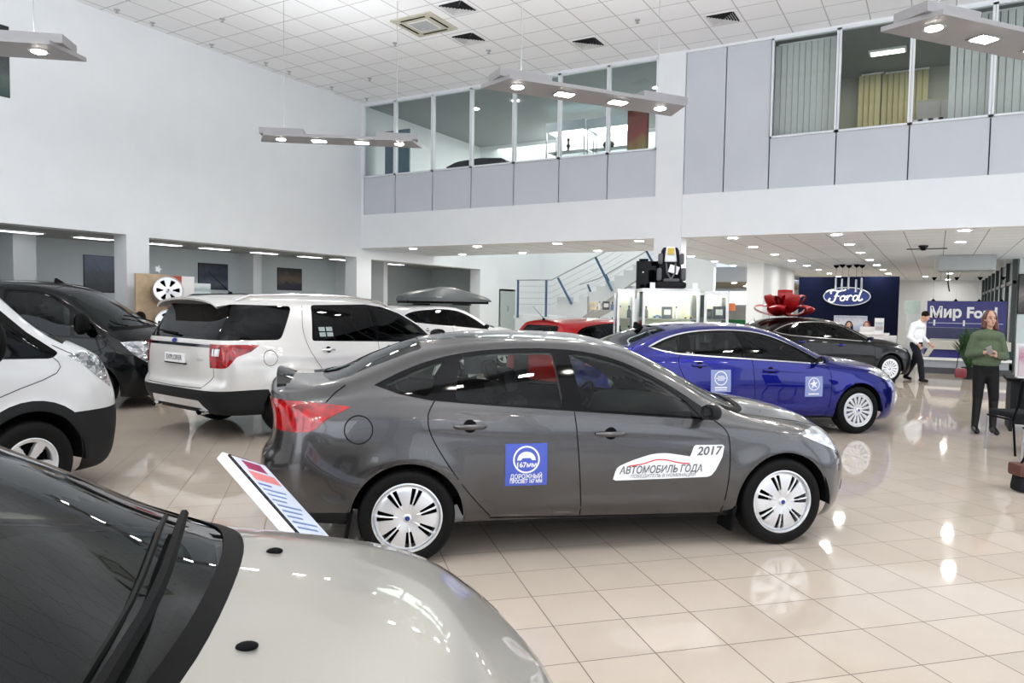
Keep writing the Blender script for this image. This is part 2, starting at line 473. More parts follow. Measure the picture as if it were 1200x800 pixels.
class Surf:
    """projects side-view / top-view drawings on to a finished shell"""
    def __init__(s, bm): s.b = BVHTree.FromBMesh(bm)
    def side(s, x, z, sg=-1, off=.002):
        h = s.b.ray_cast(Vector((x, sg*2.5, z)), Vector((0, -sg, 0)))
        if h[0] is None: return Vector((x, sg*.85, z))
        n = h[1]; n = n if n.y*sg > 0 else -n
        return h[0]+n*off
    def top(s, x, y, off=.002):
        h = s.b.ray_cast(Vector((x, y, 4)), Vector((0, 0, -1)))
        if h[0] is None: return Vector((x, y, .5))
        n = h[1]; n = n if n.z > 0 else -n
        return h[0]+n*off
    def end(s, y, z, sg=-1, off=.002):
        h = s.b.ray_cast(Vector((sg*6, y, z)), Vector((-sg, 0, 0)))
        if h[0] is None: return Vector((sg*2, y, z))
        n = h[1]; n = n if n.x*sg > 0 else -n
        return h[0]+n*off
def dense(pts, step=.04, close=False):
    out = []; P = list(pts)+([pts[0]] if close else [])
    for a, b in zip(P[:-1], P[1:]):
        n = max(1, int(math.dist(a, b)/step)); out += [(a[0]+(b[0]-a[0])*i/n, a[1]+(b[1]-a[1])*i/n) for i in range(n)]
    if not close: out.append(tuple(P[-1]))
    return out
def smooth2(pts, n=6):
    """Catmull-Rom through points"""
    P = [Vector(p) for p in pts]; out = []
    for i in range(len(P)-1):
        a, b, c, d_ = P[max(i-1, 0)], P[i], P[i+1], P[min(i+2, len(P)-1)]
        for k in range(n):
            t = k/n; out.append(tuple(.5*((2*b)+(c-a)*t+(2*a-5*b+4*c-d_)*t*t+(3*b-a-3*c+d_)*t**3)))
    out.append(tuple(P[-1])); return out
def line_on(surf_f, pts, w, close=False, step=.04):
    g = stroke(dense(pts, step, close), w, close)
    return [surf_f(u, v) for u, v in g[0]], g[1]
def patch_on(surf_f, u0, u1, v0, v1, n=5):
    vs = [surf_f(u0+(u1-u0)*i/n, v0+(v1-v0)*j/n) for i in range(n+1) for j in range(n+1)]
    return vs, [(i*(n+1)+j, (i+1)*(n+1)+j, (i+1)*(n+1)+j+1, i*(n+1)+j+1) for i in range(n) for j in range(n)]
def geo_on(surf_f, g): return [surf_f(u, v) for u, v in g[0]], g[1]

# ---------------------------------------------------------------- wheels
_wc = {}
def polar(bm, f, hole, r0, r1, nr, seg, mi=0, back=.0):
    rings = []
    for i in range(nr+1):
        r_ = r0+(r1-r0)*i/nr
        rings.append([bm.verts.new((r_*math.cos(2*math.pi*k/seg), r_*math.sin(2*math.pi*k/seg), f(r_/r1, k/seg))) for k in range(seg)])
    keep = {}
    for i in range(nr):
        for k in range(seg):
            rm = (r0+(r1-r0)*(i+.5)/nr)/r1
            if hole and hole(rm, (k+.5)/seg): continue
            k2 = (k+1) % seg
            fc = bm.faces.new((rings[i][k], rings[i+1][k], rings[i+1][k2], rings[i][k2])); fc.material_index = mi
    loose = [v for r_ in rings for v in r_ if not v.link_faces]
    for v in loose: bm.verts.remove(v)
    if back:
        fs = [f_ for f_ in bm.faces if f_.material_index == mi]
        ed = [e for e in bm.edges if len(e.link_faces) == 1]
        r_ = bmesh.ops.extrude_edge_only(bm, edges=ed)
        for v in r_['geom']:
            if isinstance(v, bmesh.types.BMVert): v.co.z -= back
def wheel_meshes(style, rt, rr, wid):
    k = (style, rt, rr, wid)
    if k in _wc: return _wc[k]
    bm = bmesh.new(); h = wid/2
    prof = [(rr*.97, -h*.8), (rr*1.02, -h*.95), (rr+(rt-rr)*.45, -h), (rt*.965, -h*.88), (rt*.995, -h*.6), (rt, -h*.3), (rt*1.0, 0), (rt, h*.3),
            (rt*.995, h*.6), (rt*.985, h*.76), (rt*.965, h*.88), (rt*.93, h*.96), (rr+(rt-rr)*.45, h), (rr+(rt-rr)*.2, h*.97), (rr*1.03, h*.93), (rr*.985, h*.86), (rr*.95, h*.5), (rr*.93, -h*.8)]
    lathe(bm, prof, 64)
    if style != 'plain':                            # tread blocks in the shoulder, kept in the same mesh
        for f in [f for f in bm.faces if rt*.96 < f.calc_center_median().xy.length and abs(f.calc_center_median().z) > h*.5]:
            pass
    tyre = bpy.data.meshes.new('tyre'); bm.to_mesh(tyre); bm.free()
    bm = bmesh.new()
    lathe(bm, [(rr*.2, -h*.2), (rr*.9, -h*.2)], 32, mi=1)                 # dark brake/drum disc behind
    lathe(bm, [(rr*.93, -h*.75), (rr*.93, h*.6), (rr*.99, h*.86), (rr*1.0, h*.93), (rr*.965, h*.95), (rr*.94, h*.86)], 64, mi=0)
    z0 = h*.80
    if style == 'cap7':                              # trim with seven pairs of slots
        def hole(r_, a):
            if not .44 < r_ < .88: return False
            t = (a*7+.12) % 1.0; u = abs(t-.5)
            return .04+.03*(1-r_) < u < .20+.03*(r_-.5)
        def fz(r_, a):
            t = (a*7+.12) % 1.0; u = abs(t-.5); g = math.exp(-((u)/.05)**2)*.006
            return z0+.012*math.sin(min(1, r_)*math.pi)+.006+g*(1 if r_ > .3 else 0)-(.016*max(0, r_-.86)/.14)
        polar(bm, fz, hole, rr*.12, rr*.945, 18, 168, 0, .012)
    elif style in ('spoke15', 'spoke18'):
        n = 15 if style == 'spoke15' else 16
        def hole(r_, a):
            if not .34 < r_ < .86: return False
            t = (a*n) % 1.0; return abs(t-.5) < .13+.15*(r_-.2)
        def fz(r_, a):
            t = (a*n) % 1.0; return z0+.004-.03*(1-r_)*0-.012*abs(r_-.9)+.006*abs(t-.5)
        polar(bm, fz, hole, rr*.12, rr*.945, 16, n*12, 0, .03)
    elif style == 'spoke5':
        def hole(r_, a):
            t = (a*5) % 1.0
            return .30 < r_ < .88 and abs(t-.5) < .16+.26*(r_-.25)
        def fz(r_, a): return z0-.03*(1-r_)
        polar(bm, fz, hole, rr*.1, rr*.945, 14, 120, 0, .035)
    elif style == 'six':
        def hole(r_, a):
            t = (a*6) % 1.0; return .34 < r_ < .84 and abs(t-.5) < .13+.22*(r_-.3)*(1 if r_ < .8 else .8)
        def fz(r_, a): return z0-.035*(1-r_)
        polar(bm, fz, hole, rr*.1, rr*.945, 16, 144, 0, .04)
    rim = bpy.data.meshes.new('rim'); bm.to_mesh(rim); bm.free()
    bm = bmesh.new(); lathe(bm, [(rr*.07, z0+.0215), (rr*.09, z0+.021), (rr*.125, z0+.014), (rr*.13, z0-.03)], 24)
    lathe(bm, [(0, z0+.022), (rr*.07, z0+.0215)], 24, mi=1); bmesh.ops.remove_doubles(bm, verts=bm.verts, dist=1e-5)
    hub = bpy.data.meshes.new('hub_cap'); bm.to_mesh(hub); bm.free()
    g = disc(0, 0, rr*.105, rr*.055, 20)
    bad = bpy.data.meshes.new('badge'); bad.from_pydata([(u, v, z0+.0235) for u, v in g[0]], [], g[1])
    for me, ms in ((tyre, [MRUB]), (rim, [MSILV, MRUN]), (hub, [MSILV, MOVAL]), (bad, [MOVAL])):
        for m_ in ms: me.materials.append(m_)
        me.polygons.foreach_set('use_smooth', [True]*len(me.polygons)); me.set_sharp_from_angle(angle=R(40)); me.update()
    _wc[k] = (tyre, rim, hub, bad); return _wc[k]
def wheel(car, x, y, zw, style, rt, rr, wid, spin=0.0):
    t, r_, h, b = wheel_meshes(style, rt, rr, wid)
    o = bpy.data.objects.new('tyre', t); link(o, car)
    sg = 1 if y > 0 else -1
    o.location = (x, y, zw)
    o.rotation_euler = (R(90) if sg < 0 else R(-90), spin, 0)
    link(bpy.data.objects.new('rim', r_), o); link(bpy.data.objects.new('hub_cap', h), o)
    return o

# ---------------------------------------------------------------- cabin
def seat_mesh():
    bm = bmesh.new()
    box(bm, -.26, .26, -.25, .25, .0, .16, bev=.05)
    M_ = T(-.27, 0, .08) @ rot(R(-14), 'Y')
    box(bm, -.06, .07, -.24, .24, .0, .60, M=M_, bev=.05)
    me = bpy.data.meshes.new('seat'); bm.to_mesh(me); bm.free(); me.materials.append(MSEAT)
    me.polygons.foreach_set('use_smooth', [True]*len(me.polygons)); me.set_sharp_from_angle(angle=R(50)); return me
def head_mesh():
    bm = bmesh.new(); M_ = T(-.27, 0, .08) @ rot(R(-14), 'Y')
    box(bm, -.05, .05, -.13, .13, .64, .80, M=M_, bev=.035)
    bmesh.ops.transform(bm, matrix=Matrix.Identity(4), verts=bm.verts)
    me = bpy.data.meshes.new('headrest'); bm.to_mesh(me); bm.free(); me.materials.append(MSEAT)
    me.polygons.foreach_set('use_smooth', [True]*len(me.polygons)); me.set_sharp_from_angle(angle=R(50)); return me
SEAT = seat_mesh(); HEAD = head_mesh()
def cabin(car, xs, zf, dash, rows=2, wz=None):
    """xs: x of front seats, rear seats; dash: (x, z)"""
    for i, x in enumerate(xs[:rows]):
        for s in (-1, 1):
            o = bpy.data.objects.new('seat', SEAT); link(o, car); o.location = (x, s*.36, zf)
            h = bpy.data.objects.new('headrest', HEAD); link(h, o)
            if i == 1: o.scale = (1, 1.35, .95)
    dx, dz = dash
    bm = bmesh.new()
    prism(bm, smooth2([(dx-.42, dz-.30), (dx-.40, dz-.10), (dx-.30, dz-.02), (dx-.1, dz), (dx+.25, dz-.03), (dx+.35, dz-.12), (dx+.2, dz-.45), (dx-.3, dz-.4)], 3), 'y', -.68, .68)
    dsh = ob('dashboard', bm, MTRIM, car)
    bm = bmesh.new(); M_ = T(dx-.52, .36, dz-.06) @ rot(R(-65), 'Y')
    tube(bm, [(.18*math.cos(a), .18*math.sin(a), 0) for a in [2*math.pi*k/28 for k in range(28)]], .015, 8, True)
    lathe(bm, [(0, -.02), (.05, -.015), (.07, -.05), (0, -.08)], 14)
    for a in (0, 120, 240): tube(bm, [(.05*math.cos(R(a+90)), .05*math.sin(R(a+90)), -.03), (.175*math.cos(R(a+90)), .175*math.sin(R(a+90)), 0)], .012, 6)
    bmesh.ops.transform(bm, matrix=M_, verts=bm.verts)
    ob('steering_wheel', bm, MBLACK, car)

def mirror_part(car, x, y, z, m1, m2, s=1.0, tall=False):
    sg = 1 if y > 0 else -1
    bm = bmesh.new()
    bmesh.ops.create_icosphere(bm, subdivisions=3, radius=1)
    for v in bm.verts:
        c = v.co; c.x, c.y, c.z = [math.copysign(abs(q)**.72, q) for q in c]; c.x *= .080*s*(1 if c.x > 0 else .30); c.y *= .105*s; c.z *= (.062 if not tall else .125)*s
        if c.y*sg < 0: c.z *= 1-.25*abs(c.y)/(.12*s)
    bmesh.ops.transform(bm, matrix=T(x, y, z), verts=bm.verts)
    tube(bm, [(x+.02, y-sg*.15*s, z-.06*s), (x+.015, y-sg*.05, z-.04*s)], .022*s, 8)
    o = ob('wing_mirror', bm, m1, car)
    bm = bmesh.new(); g = disc(0, 0, .088*s, (.050 if not tall else .108)*s, 20)
    vs = [(x-.033*s, y+u, z+v) for u, v in g[0]]
    ob('mirror_glass', (vs, [g[1][0][::-1]]), m2, o)
    return o

def handle_part(car, S, x, z, sg, m, rad=.042, ln=.105, slope=0.0, recess=True):
    p = S.side(x, z, sg, 0)
    bm = bmesh.new()
    pts = [(x-ln, S.side(x-ln, z, sg, .004).y, z-slope*ln), (x-ln*.75, p.y+sg*.028, z-slope*ln*.7), (x, p.y+sg*.036, z), (x+ln*.75, p.y+sg*.028, z+slope*ln*.7), (x+ln, S.side(x+ln, z, sg, .004).y, z+slope*ln)]
    tube(bm, [tuple(q) for q in pts], [.010, .015, .017, .016, .011], 10)
    for v in bm.verts: v.co.z = z+(v.co.z-z)*1.1
    o = ob('door_handle', bm, m, car)
    if recess:
        g = disc(x+.0, z, rad*1.05, rad, 22)
        vs, fs = geo_on(lambda u, v: S.side(u, v, sg, .0035), g)
        ob('handle_recess', (vs, fs), MBLACK, o)
    return o

def build_car(d, name, label, loc, rz, P, G, G2=None, wheel_style='cap7', group=None, cat='car', sides=(-1, 1), cabin_on=True):
    """P paint, G glass, G2 rear glass"""
    car = root(name, label, cat, loc, R(rz), group)
    bm, L, C = car_shell(d)
    S = Surf(bm)
    side = lambda f: abs(f.normal.y) > .35
    low = lambda f: f.calc_center_median().z < d['belt_lim']
    # wheel arches
    for ax_ in d['axles']:
        poly = [(ax_+d['ra']*math.cos(R(a)), d['zw']+d['ra']*math.sin(R(a))) for a in range(-20, 201, 8)]
        poly = [(ax_+d['ra']*.94, -.2)]+poly+[(ax_-d['ra']*.94, -.2)]
        cut(bm, L, poly, 'side', lambda f: abs(f.calc_center_median().y) > .35, 99)
    for (pid, view, poly, cond) in d['cuts']:
        cut(bm, L, poly, view, cond, pid, only=None if pid < 20 else {pid-20, 10, 0})
    bm.verts.index_update(); bm.normal_update()
    names = {0: ('body_shell', P), 10: ('window_surround', MBGLOSS), 1: ('window_glass', G), 2: ('window_glass', G2 or G), 3: ('windscreen', d.get('wsg', G)), 4: ('rear_window', G2 or G),
             5: ('headlamp', d.get('hl', MHEAD)), 6: ('tail_lamp', MRED), 7: ('lower_cladding', MDGREY), 8: ('cowl_panel', MBLACK), 9: ('grille', MBLACK), 11: ('tail_lamp_insert', MSILV), 12: ('bumper_trim', MSILV), 13: ('spoiler', MBGLOSS), 14: ('roof_panel', P), 15: ('rear_shelf_paint', MBGLOSS)}
    for pid in sorted({f[L] for f in bm.faces}):
        if pid == 99: continue
        nm, m_ = names[pid]
        groups = [None]
        if pid in (1, 2, 5, 6): groups = [lambda f: f.calc_center_median().y < 0, lambda f: f.calc_center_median().y >= 0]
        for gcond in groups:
            off = {1: -.006, 2: -.006, 3: -.005, 4: -.005, 10: -.002, 5: .002, 6: .003}.get(pid, 0)
            V, F = extract(bm, L, {pid}, off, gcond)
            if not F: continue
            if pid in (1, 2, 10):                       # one pane per connected island
                for V2, F2 in islands(V, F): ob(nm, (V2, F2), m_, car, angle=50)
            else: ob(nm, (V, F), m_, car, angle=50)
    # inner trim (door cards, headliner)
    xc0, xc1 = d['cab']
    V, F = extract(bm, L, {0, 7, 10}, -.035, lambda f: xc0 < f.calc_center_median().x < xc1 and f.calc_center_median().z > d['zfloor'] and not (f.normal.z > .5 and f.calc_center_median().z < d['belt_lim']+.02))
    mi = [1 if sum(V[i][2] for i in f)/len(f) > d['belt_lim']+.12 else 0 for f in F]
    ob('cabin_lining', (V, [f[::-1] for f in F], mi), [MTRIM, MLINE], car)
    # underbody with wheel housings
    ub = bmesh.new(); zs = d['zfloor']
    hw = C['ys'](0)-.05
    a0, a1 = d['axles'][0], d['axles'][1]
    for x0, x1 in ((d['x'][0]+.35, a0-d['ra']), (a0+d['ra'], a1-d['ra']), (a1+d['ra'], d['x'][1]-.45)):
        if x1 > x0: box(ub, x0, x1, -hw if x0 > a0 and x1 < a1 else -hw+.1, hw if x0 > a0 and x1 < a1 else hw-.1, zs+.0, zs+.06)
    for ax_ in d['axles']:
        box(ub, ax_-d['ra'], ax_+d['ra'], -.5, .5, zs-.02, zs+.10)
        for sg in (-1, 1):
            A = [(ax_+(d['ra']+.012)*math.cos(R(a)), d['zw']+(d['ra']+.012)*math.sin(R(a))) for a in range(-4, 185, 9)]
            ye = min(abs(S.side(ax_, d['zw']+d['ra']+.03, sg).y), C['ym'](ax_))-.012
            vs1 = [ub.verts.new((x, sg*.50, z)) for x, z in A]; vs2 = [ub.verts.new((x, sg*ye, z)) for x, z in A]
            for i in range(len(A)-1): ub.faces.new((vs1[i], vs1[i+1], vs2[i+1], vs2[i]))
            ub.faces.new(vs1)
    ob('underbody', ub, MRUN, car, smooth=False)
    # wheels
    yw = C['ym'](d['axles'][1])-d['wid']/2-d.get('inset', .012)
    for ax_ in d['axles']:
        for sg in (-1, 1): wheel(car, ax_, sg*yw, d['rt'], wheel_style, d['rt'], d['rr'], d['wid'], spin=R(13*(ax_ > 0)+17*(sg > 0)))
    # shut lines
    gaps = []
    for sg in sides:
        for pts in d['gaps']: gaps.append(line_on(lambda u, v: S.side(u, v, sg, .0015), pts, d.get('gapw', .007)))
    for pts in d.get('topgaps', ()): 
        for s in (-1, 1): gaps.append(line_on(lambda u, v: S.top(u, v*s, .0015), pts, .007))
    for pts in d.get('endgaps', ()): gaps.append(line_on(lambda u, v: S.end(u, v, -1, .0015), pts, .008))
    for g in gaps: ob('shut_line', g, MBLACK, car)
    for (x, y, z0, z1) in d.get('flaps', ()):
        for sg in sides:
            bm2 = bmesh.new(); box(bm2, x-.012, x+.012, min(sg*y, sg*(y-.19)), max(sg*y, sg*(y-.19)), z0, z1, bev=.004)
            for v in bm2.verts: v.co.x -= (v.co.z-z1)*-.18
            ob('mud_flap', bm2, MBLACK, car)
    for sg in sides:
        for (x, z, sl) in d.get('handles', ()): handle_part(car, S, x, z, sg, d.get('hm', P), slope=sl)
        if 'mirror' in d and sg in d.get('mirror_sides', (-1, 1)):
            x, y, z, s, tall = d['mirror']; mirror_part(car, x, sg*y, z, d.get('mm', P), MCHR, s, tall)
    if cabin_on: cabin(car, d['seats'], d['zseat'], d['dash'])
    return car, S, bm, C
def islands(V, F):
    par = list(range(len(V)))
    def find(i):
        while par[i] != i: par[i] = par[par[i]]; i = par[i]
        return i
    for f in F:
        a = find(f[0])
        for i in f[1:]: par[find(i)] = a
    gr = {}
    for f in F: gr.setdefault(find(f[0]), []).append(f)
    out = []
    for fs in gr.values():
        mp = {}; V2 = []; F2 = []
        for f in fs:
            q = []
            for i in f:
                if i not in mp: mp[i] = len(V2); V2.append(V[i])
                q.append(mp[i])
            F2.append(q)
        out.append((V2, F2))
    out.sort(key=lambda g: -len(g[1])); return [g for g in out if len(g[1]) > 3]

# ---------------------------------------------------------------- the saloon profile
def warp(d, fx, fz=lambda z: z, ky=1.0, **kw):
    """the same kind of body with its lengths and heights moved by fx, fz"""
    n = {}
    for k, v in d.items():
        if k in ('zc', 'zr', 'zb', 'zm', 'zs'): n[k] = [(fx(a), fz(b)) for a, b in v]
        elif k in ('yr', 'yb', 'ym', 'ys'): n[k] = [(fx(a), b*ky) for a, b in v]
        elif k in ('gf', 'gr'): n[k] = [(fz(a), b) for a, b in v]
        elif k in ('x', 'xa', 'cab', 'axles', 'seats'): n[k] = tuple(fx(a) for a in v)
        elif k == 'cuts': n[k] = [(p, vw, [((fx(a), fz(b)) if vw == 'side' else (fx(a), b*ky)) for a, b in po], c) for p, vw, po, c in v]
        elif k == 'gaps': n[k] = [[(fx(a), fz(b)) for a, b in g] for g in v]
        elif k == 'topgaps': n[k] = [[(fx(a), b*ky) for a, b in g] for g in v]
        elif k == 'handles': n[k] = [(fx(a), fz(b), c) for a, b, c in v]
        elif k == 'mirror': n[k] = (fx(v[0]), v[1]*ky, fz(v[2]), v[3], v[4])
        elif k == 'dash': n[k] = (fx(v[0]), fz(v[1]))
        elif k == 'creases': n[k] = [(fx(a), fz(b), fx(c), fz(e), f, g) for a, b, c, e, f, g in v]
        else: n[k] = v
    n.update(kw); return n
cy = lambda f: abs(f.calc_center_median().y)
sidec = lambda f: abs(f.normal.y) > .25
topc = lambda f: f.normal.z > .15 and f.calc_center_median().z > .93
DLO = smooth2([(-1.56, 1.165), (-1.32, 1.272), (-1.05, 1.350), (-.75, 1.388), (-.42, 1.398), (-.10, 1.375), (.16, 1.312), (.42, 1.195), (.62, 1.075), (.80, .945)], 3)+[(.84, .905), (.66, .918), (.2, .955), (-.3, .993), (-.8, 1.032), (-1.2, 1.07), (-1.40, 1.11)]
SALOON = dict(
    x=(-2.34, 2.11), xa=(-1.74, 1.50), axles=(-1.345, 1.33), zw=.31, ra=.365, rt=.315, rr=.228, wid=.20,
    zc=[(-2.34, 1.08), (-2.28, 1.15), (-2.2, 1.178), (-2.0, 1.180), (-1.88, 1.19), (-1.55, 1.33), (-1.2, 1.447), (-.8, 1.492), (-.45, 1.50), (-.1, 1.49), (.25, 1.428), (.6, 1.29), (1.0, 1.08), (1.12, 1.018), (1.2, 1.0), (1.5, .955), (1.8, .885), (2.0, .80), (2.11, .72)],
    zr=[(-2.34, 1.03), (-2.25, 1.10), (-2.0, 1.135), (-1.80, 1.165), (-1.55, 1.24), (-1.2, 1.365), (-.8, 1.428), (-.45, 1.442), (-.1, 1.425), (.25, 1.345), (.6, 1.175), (.9, 1.0), (1.1, .925), (1.3, .895), (1.6, .85), (1.85, .79), (2.0, .735), (2.11, .66)],
    yr=[(-2.34, .70), (-2.0, .69), (-1.7, .69), (-1.2, .60), (-.8, .575), (0, .58), (.4, .62), (.8, .70), (1.1, .76), (1.5, .73), (1.9, .66), (2.11, .62)],
    zb=[(-2.34, .98), (-2.1, 1.04), (-1.7, 1.085), (-1.4, 1.08), (-1.2, 1.055), (-.3, .978), (.66, .903), (1.12, .855), (1.5, .81), (1.85, .73), (2.0, .67), (2.11, .60)],
    yb=[(-2.34, .80), (-2.0, .80), (-1.5, .835), (-1, .862), (0, .872), (.66, .868), (1.12, .855), (1.5, .84), (1.85, .78), (2.11, .74)],
    ym=[(-2.34, .86), (-1.9, .895), (-1.3, .912), (0, .905), (1.2, .912), (1.8, .89), (2.11, .86)],
    zm=[(-2.34, .62), (0, .62), (2.11, .52)],
    ys=[(-2.34, .82), (-1.3, .875), (0, .868), (1.3, .875), (2.11, .83)],
    zs=[(-2.34, .30), (-1.8, .27), (-1.3, .245), (0, .225), (1.3, .20), (1.8, .165), (2.11, .20)],
    gf=[(.1, .16), (.2, .10), (.35, .02), (.5, 0), (.62, .03), (.72, .09), (.85, .22), (1.0, .3)],
    gr=[(.2, .14), (.32, .06), (.5, 0), (.64, .01), (.74, .07), (.9, .10), (1.04, .07), (1.16, .03)],
    cab=(-1.95, 1.05), zfloor=.30, belt_lim=.93, zseat=.38, seats=(-.15, -1.0), dash=(.72, .95),
    ridge=(1.12, .50, .010), res=(20, 9, 16),
    creases=[(-1.9, .955, 1.35, .80, .010, .022), (-.7, .36, .85, .335, .012, .03)],
    handles=[(-.945, .905, 0), (.02, .838, 0)], mirror=(.70, .975, .985, .86, False), mm=MDGREY, flaps=[(-1.70, .89, .12, .36), (.965, .89, .12, .30)],
    gaps=[smooth2([(-1.17, 1.07), (-1.215, .98), (-1.20, .86), (-1.10, .68), (-.95, .47), (-.80, .30)], 4), [(-.23, .985), (-.215, .8), (-.19, .5), (-.175, .275)],
          smooth2([(.80, .905), (.875, .84), (.90, .74), (.895, .5), (.865, .25)], 4), [(-.80, .285), (-.175, .262), (.865, .24)],
          smooth2([(-1.74, 1.16), (-1.80, 1.12), (-1.86, 1.06)], 3), [(-1.655+.088*math.cos(R(a)), .893+.088*math.sin(R(a))) for a in range(0, 361, 15)]],
    topgaps=[smooth2([(1.05, .745), (1.3, .73), (1.6, .70), (1.9, .64)], 3)],
    cuts=[(10, 'side', DLO, sidec),
          (1, 'side', roundpoly([(-1.50, 1.165), (-1.3, 1.248), (-1.10, 1.320), (-1.21, 1.098), (-1.38, 1.128)], .02), sidec),
          (1, 'side', roundpoly([(-1.035, 1.072), (-.985, 1.342), (-.75, 1.367), (-.42, 1.376), (-.33, 1.372), (-.30, 1.01), (-.8, 1.05)], .03), sidec),
          (1, 'side', roundpoly([(-.16, .998), (-.215, 1.366), (-.08, 1.352), (.14, 1.298), (.40, 1.18), (.52, 1.105), (.62, 1.03), (.70, .935)], .025), sidec),
          (3, 'top', [(.34, -.52), (.34, .52), (.60, .60), (.86, .665)]+smooth2([(1.00, .69), (1.10, .58), (1.16, .3), (1.175, 0), (1.16, -.3), (1.10, -.58), (1.0, -.69)], 4)+[(.86, -.665), (.60, -.60)], topc),
          (8, 'top', smooth2([(1.00, .69), (1.10, .58), (1.16, .3), (1.175, 0), (1.16, -.3), (1.10, -.58), (1.0, -.69)], 4)+[(.9, -.70), (.93, -.755)]+smooth2([(1.03, -.76), (1.14, -.62), (1.21, -.35), (1.23, 0), (1.21, .35), (1.14, .62), (1.03, .76)], 4)+[(.93, .755), (.9, .70)], topc),
          (4, 'top', roundpoly([(-1.23, -.50), (-1.23, .50), (-1.84, .58), (-1.90, .3), (-1.91, 0), (-1.90, -.3), (-1.84, -.58)], .03), topc),
          (5, 'side', smooth2([(1.46, .797), (1.65, .825), (1.85, .79), (2.2, .71)], 3)+[(2.2, .58), (1.98, .615), (1.80, .66), (1.62, .73)], lambda f: cy(f) > .40 and f.calc_center_median().x > 1.3),
          (6, 'side', smooth2([(-1.70, 1.035), (-2.0, 1.062), (-2.5, 1.05)], 3)+smooth2([(-2.5, .865), (-2.05, .872), (-1.93, .895), (-1.85, .96), (-1.70, 1.035)], 3)[:-1], lambda f: cy(f) > .36 and f.calc_center_median().x < -1.5),
          (9, 'side', [(1.9, .56), (2.3, .56), (2.3, .24), (1.95, .24)], lambda f: cy(f) < .52 and f.calc_center_median().x > 1.9),
          (7, 'side', [(-1.0, .262), (1.0, .238), (1.0, .1), (-1.0, .1)], lambda f: True),
          (7, 'side', [(-2.5, .345), (-1.73, .365), (-1.6, .35), (-1.6, .1), (-2.5, .1)], lambda f: True),
          ])
# ================================================================ setting
def sbox(name, x0, x1, y0, y1, z0, z1, m, label=None, bev=0):
    return struct(ob(name, bmbox(x0, x1, y0, y1, z0, z1, bev=bev), m, smooth=False), label)
WX = -13.9; YM = 15.47; ZT = 7.15; ZL = 3.2
sbox('floor', -19, 9, -9, 43, -.2, 0, MFLOOR)
sbox('ceiling', -14.6, 7.4, -8.4, YM+.1, ZT, ZT+.2, MCEIL)
# left wall: openings 1..3
def multi(name, boxes, m, label=None, smooth=False):
    bm = bmesh.new()
    for b in boxes: box(bm, *b)
    return struct(ob(name, bm, m, smooth=smooth), label)
TH = .42
multi('wall_left', [(WX-TH, WX, -8.4, 2.6, 0, ZT), (WX-TH, WX, 2.6, 8.67, 2.97, ZT), (WX-TH, WX, 8.67, 9.15, 0, ZT), (WX-TH, WX, 9.15, 15.29, 2.95, ZT),
                    (WX-TH, WX, 15.29, 15.89, 0, ZT), (WX-TH, WX, 15.89, 21.6, 2.92, ZT), (WX-TH, WX, 21.6, 26.5, 0, ZT)], MW)
sbox('wall_front', -14.6, 7.4, -8.4, -8.1, 6.4, ZT, MW)
multi('window_1', [(x-.1, x+.1, -8.3, -8.1, 0, 6.4) for x in (-13.5, -9.8, -6.2, -2.6, 1.0, 4.8, 7.0)]+[(-13.5, 7, -8.28, -8.12, 3.0, 3.12), (-13.5, 7, -8.28, -8.12, 0, .15)], MFRAME, 'street facade glazing bars')
multi('window_2', [(7.1, 7.3, y-.1, y+.1, 0, 6.4) for y in (-8.2, -6.2, -1.8, 2.7, 7.2, 11.8, 15)]+[(7.12, 7.28, -8.2, 15, 3.0, 3.12), (7.12, 7.28, -8.2, 15, 0, .15)], MFRAME, 'side facade glazing bars')
sbox('wall_right', 7.1, 7.4, -8.4, YM, 6.4, ZT, MW)
# mezzanine front
multi('wall_back', [(WX, 7.4, YM, YM+.35, ZL, 4.115), (WX, 7.4, YM-.012, YM+.2, 7.10, ZT), (-5.42, -4.815, YM-.03, YM+.35, 0, ZT), (-13.9, -13.82, YM-.01, YM+.2, 4.1, ZT)], MW)
XS = [-13.82, -12.72, -11.48, -10.28, -9.04, -7.81, -6.58, -5.42]
XR = [-4.815, -3.965, -3.06]; XW = [-3.06, -1.82, -.572, .687, 1.93, 3.18, 4.42, 5.66, 6.9]
def panel(name, x0, x1, z0, z1, lab):
    bm = bmesh.new(); box(bm, x0+.012, x1-.012, YM+.02, YM+.08, z0, z1)
    o = struct(ob(name, bm, MPAN, smooth=False), lab); return o
k = 0
for a, b in list(zip(XS[:-1], XS[1:]))+list(zip(XW[:-1], XW[1:])):
    k += 1; panel('trim_%d' % k, a, b, 4.115, 5.13, 'grey parapet panel below the upper glazing')
for a, b in zip(XR[:-1], XR[1:]):
    k += 1; panel('trim_%d' % k, a, b, 4.115, 7.10, 'tall grey blind panel')
multi('trim_joints', [(WX, 7, YM+.085, YM+.10, 4.115, 5.12), (XR[0], XR[2], YM+.085, YM+.10, 4.115, 7.1)], MDLINE)
def upper_window(n, x0, x1):
    fr = bmesh.new(); z0, z1 = 5.13, 7.10; w_ = .038
    box(fr, x0, x0+w_, YM-.02, YM+.08, z0, z1); box(fr, x1-w_, x1, YM-.02, YM+.08, z0, z1)
    box(fr, x0, x1, YM-.02, YM+.08, z0, z0+w_); box(fr, x0, x1, YM-.02, YM+.08, z1-w_, z1)
    o = struct(ob('window_%d' % n, fr, MFRAME, smooth=False), 'upper floor window frame')
    ob('window_pane', bmbox(x0+w_, x1-w_, YM+.025, YM+.037, z0+w_, z1-w_), MGLS, o, smooth=False)
n = 3
for a, b in list(zip(XS[:-1], XS[1:]))+list(zip(XW[:-1], XW[1:])):
    upper_window(n, a+.004, b-.004); n += 1
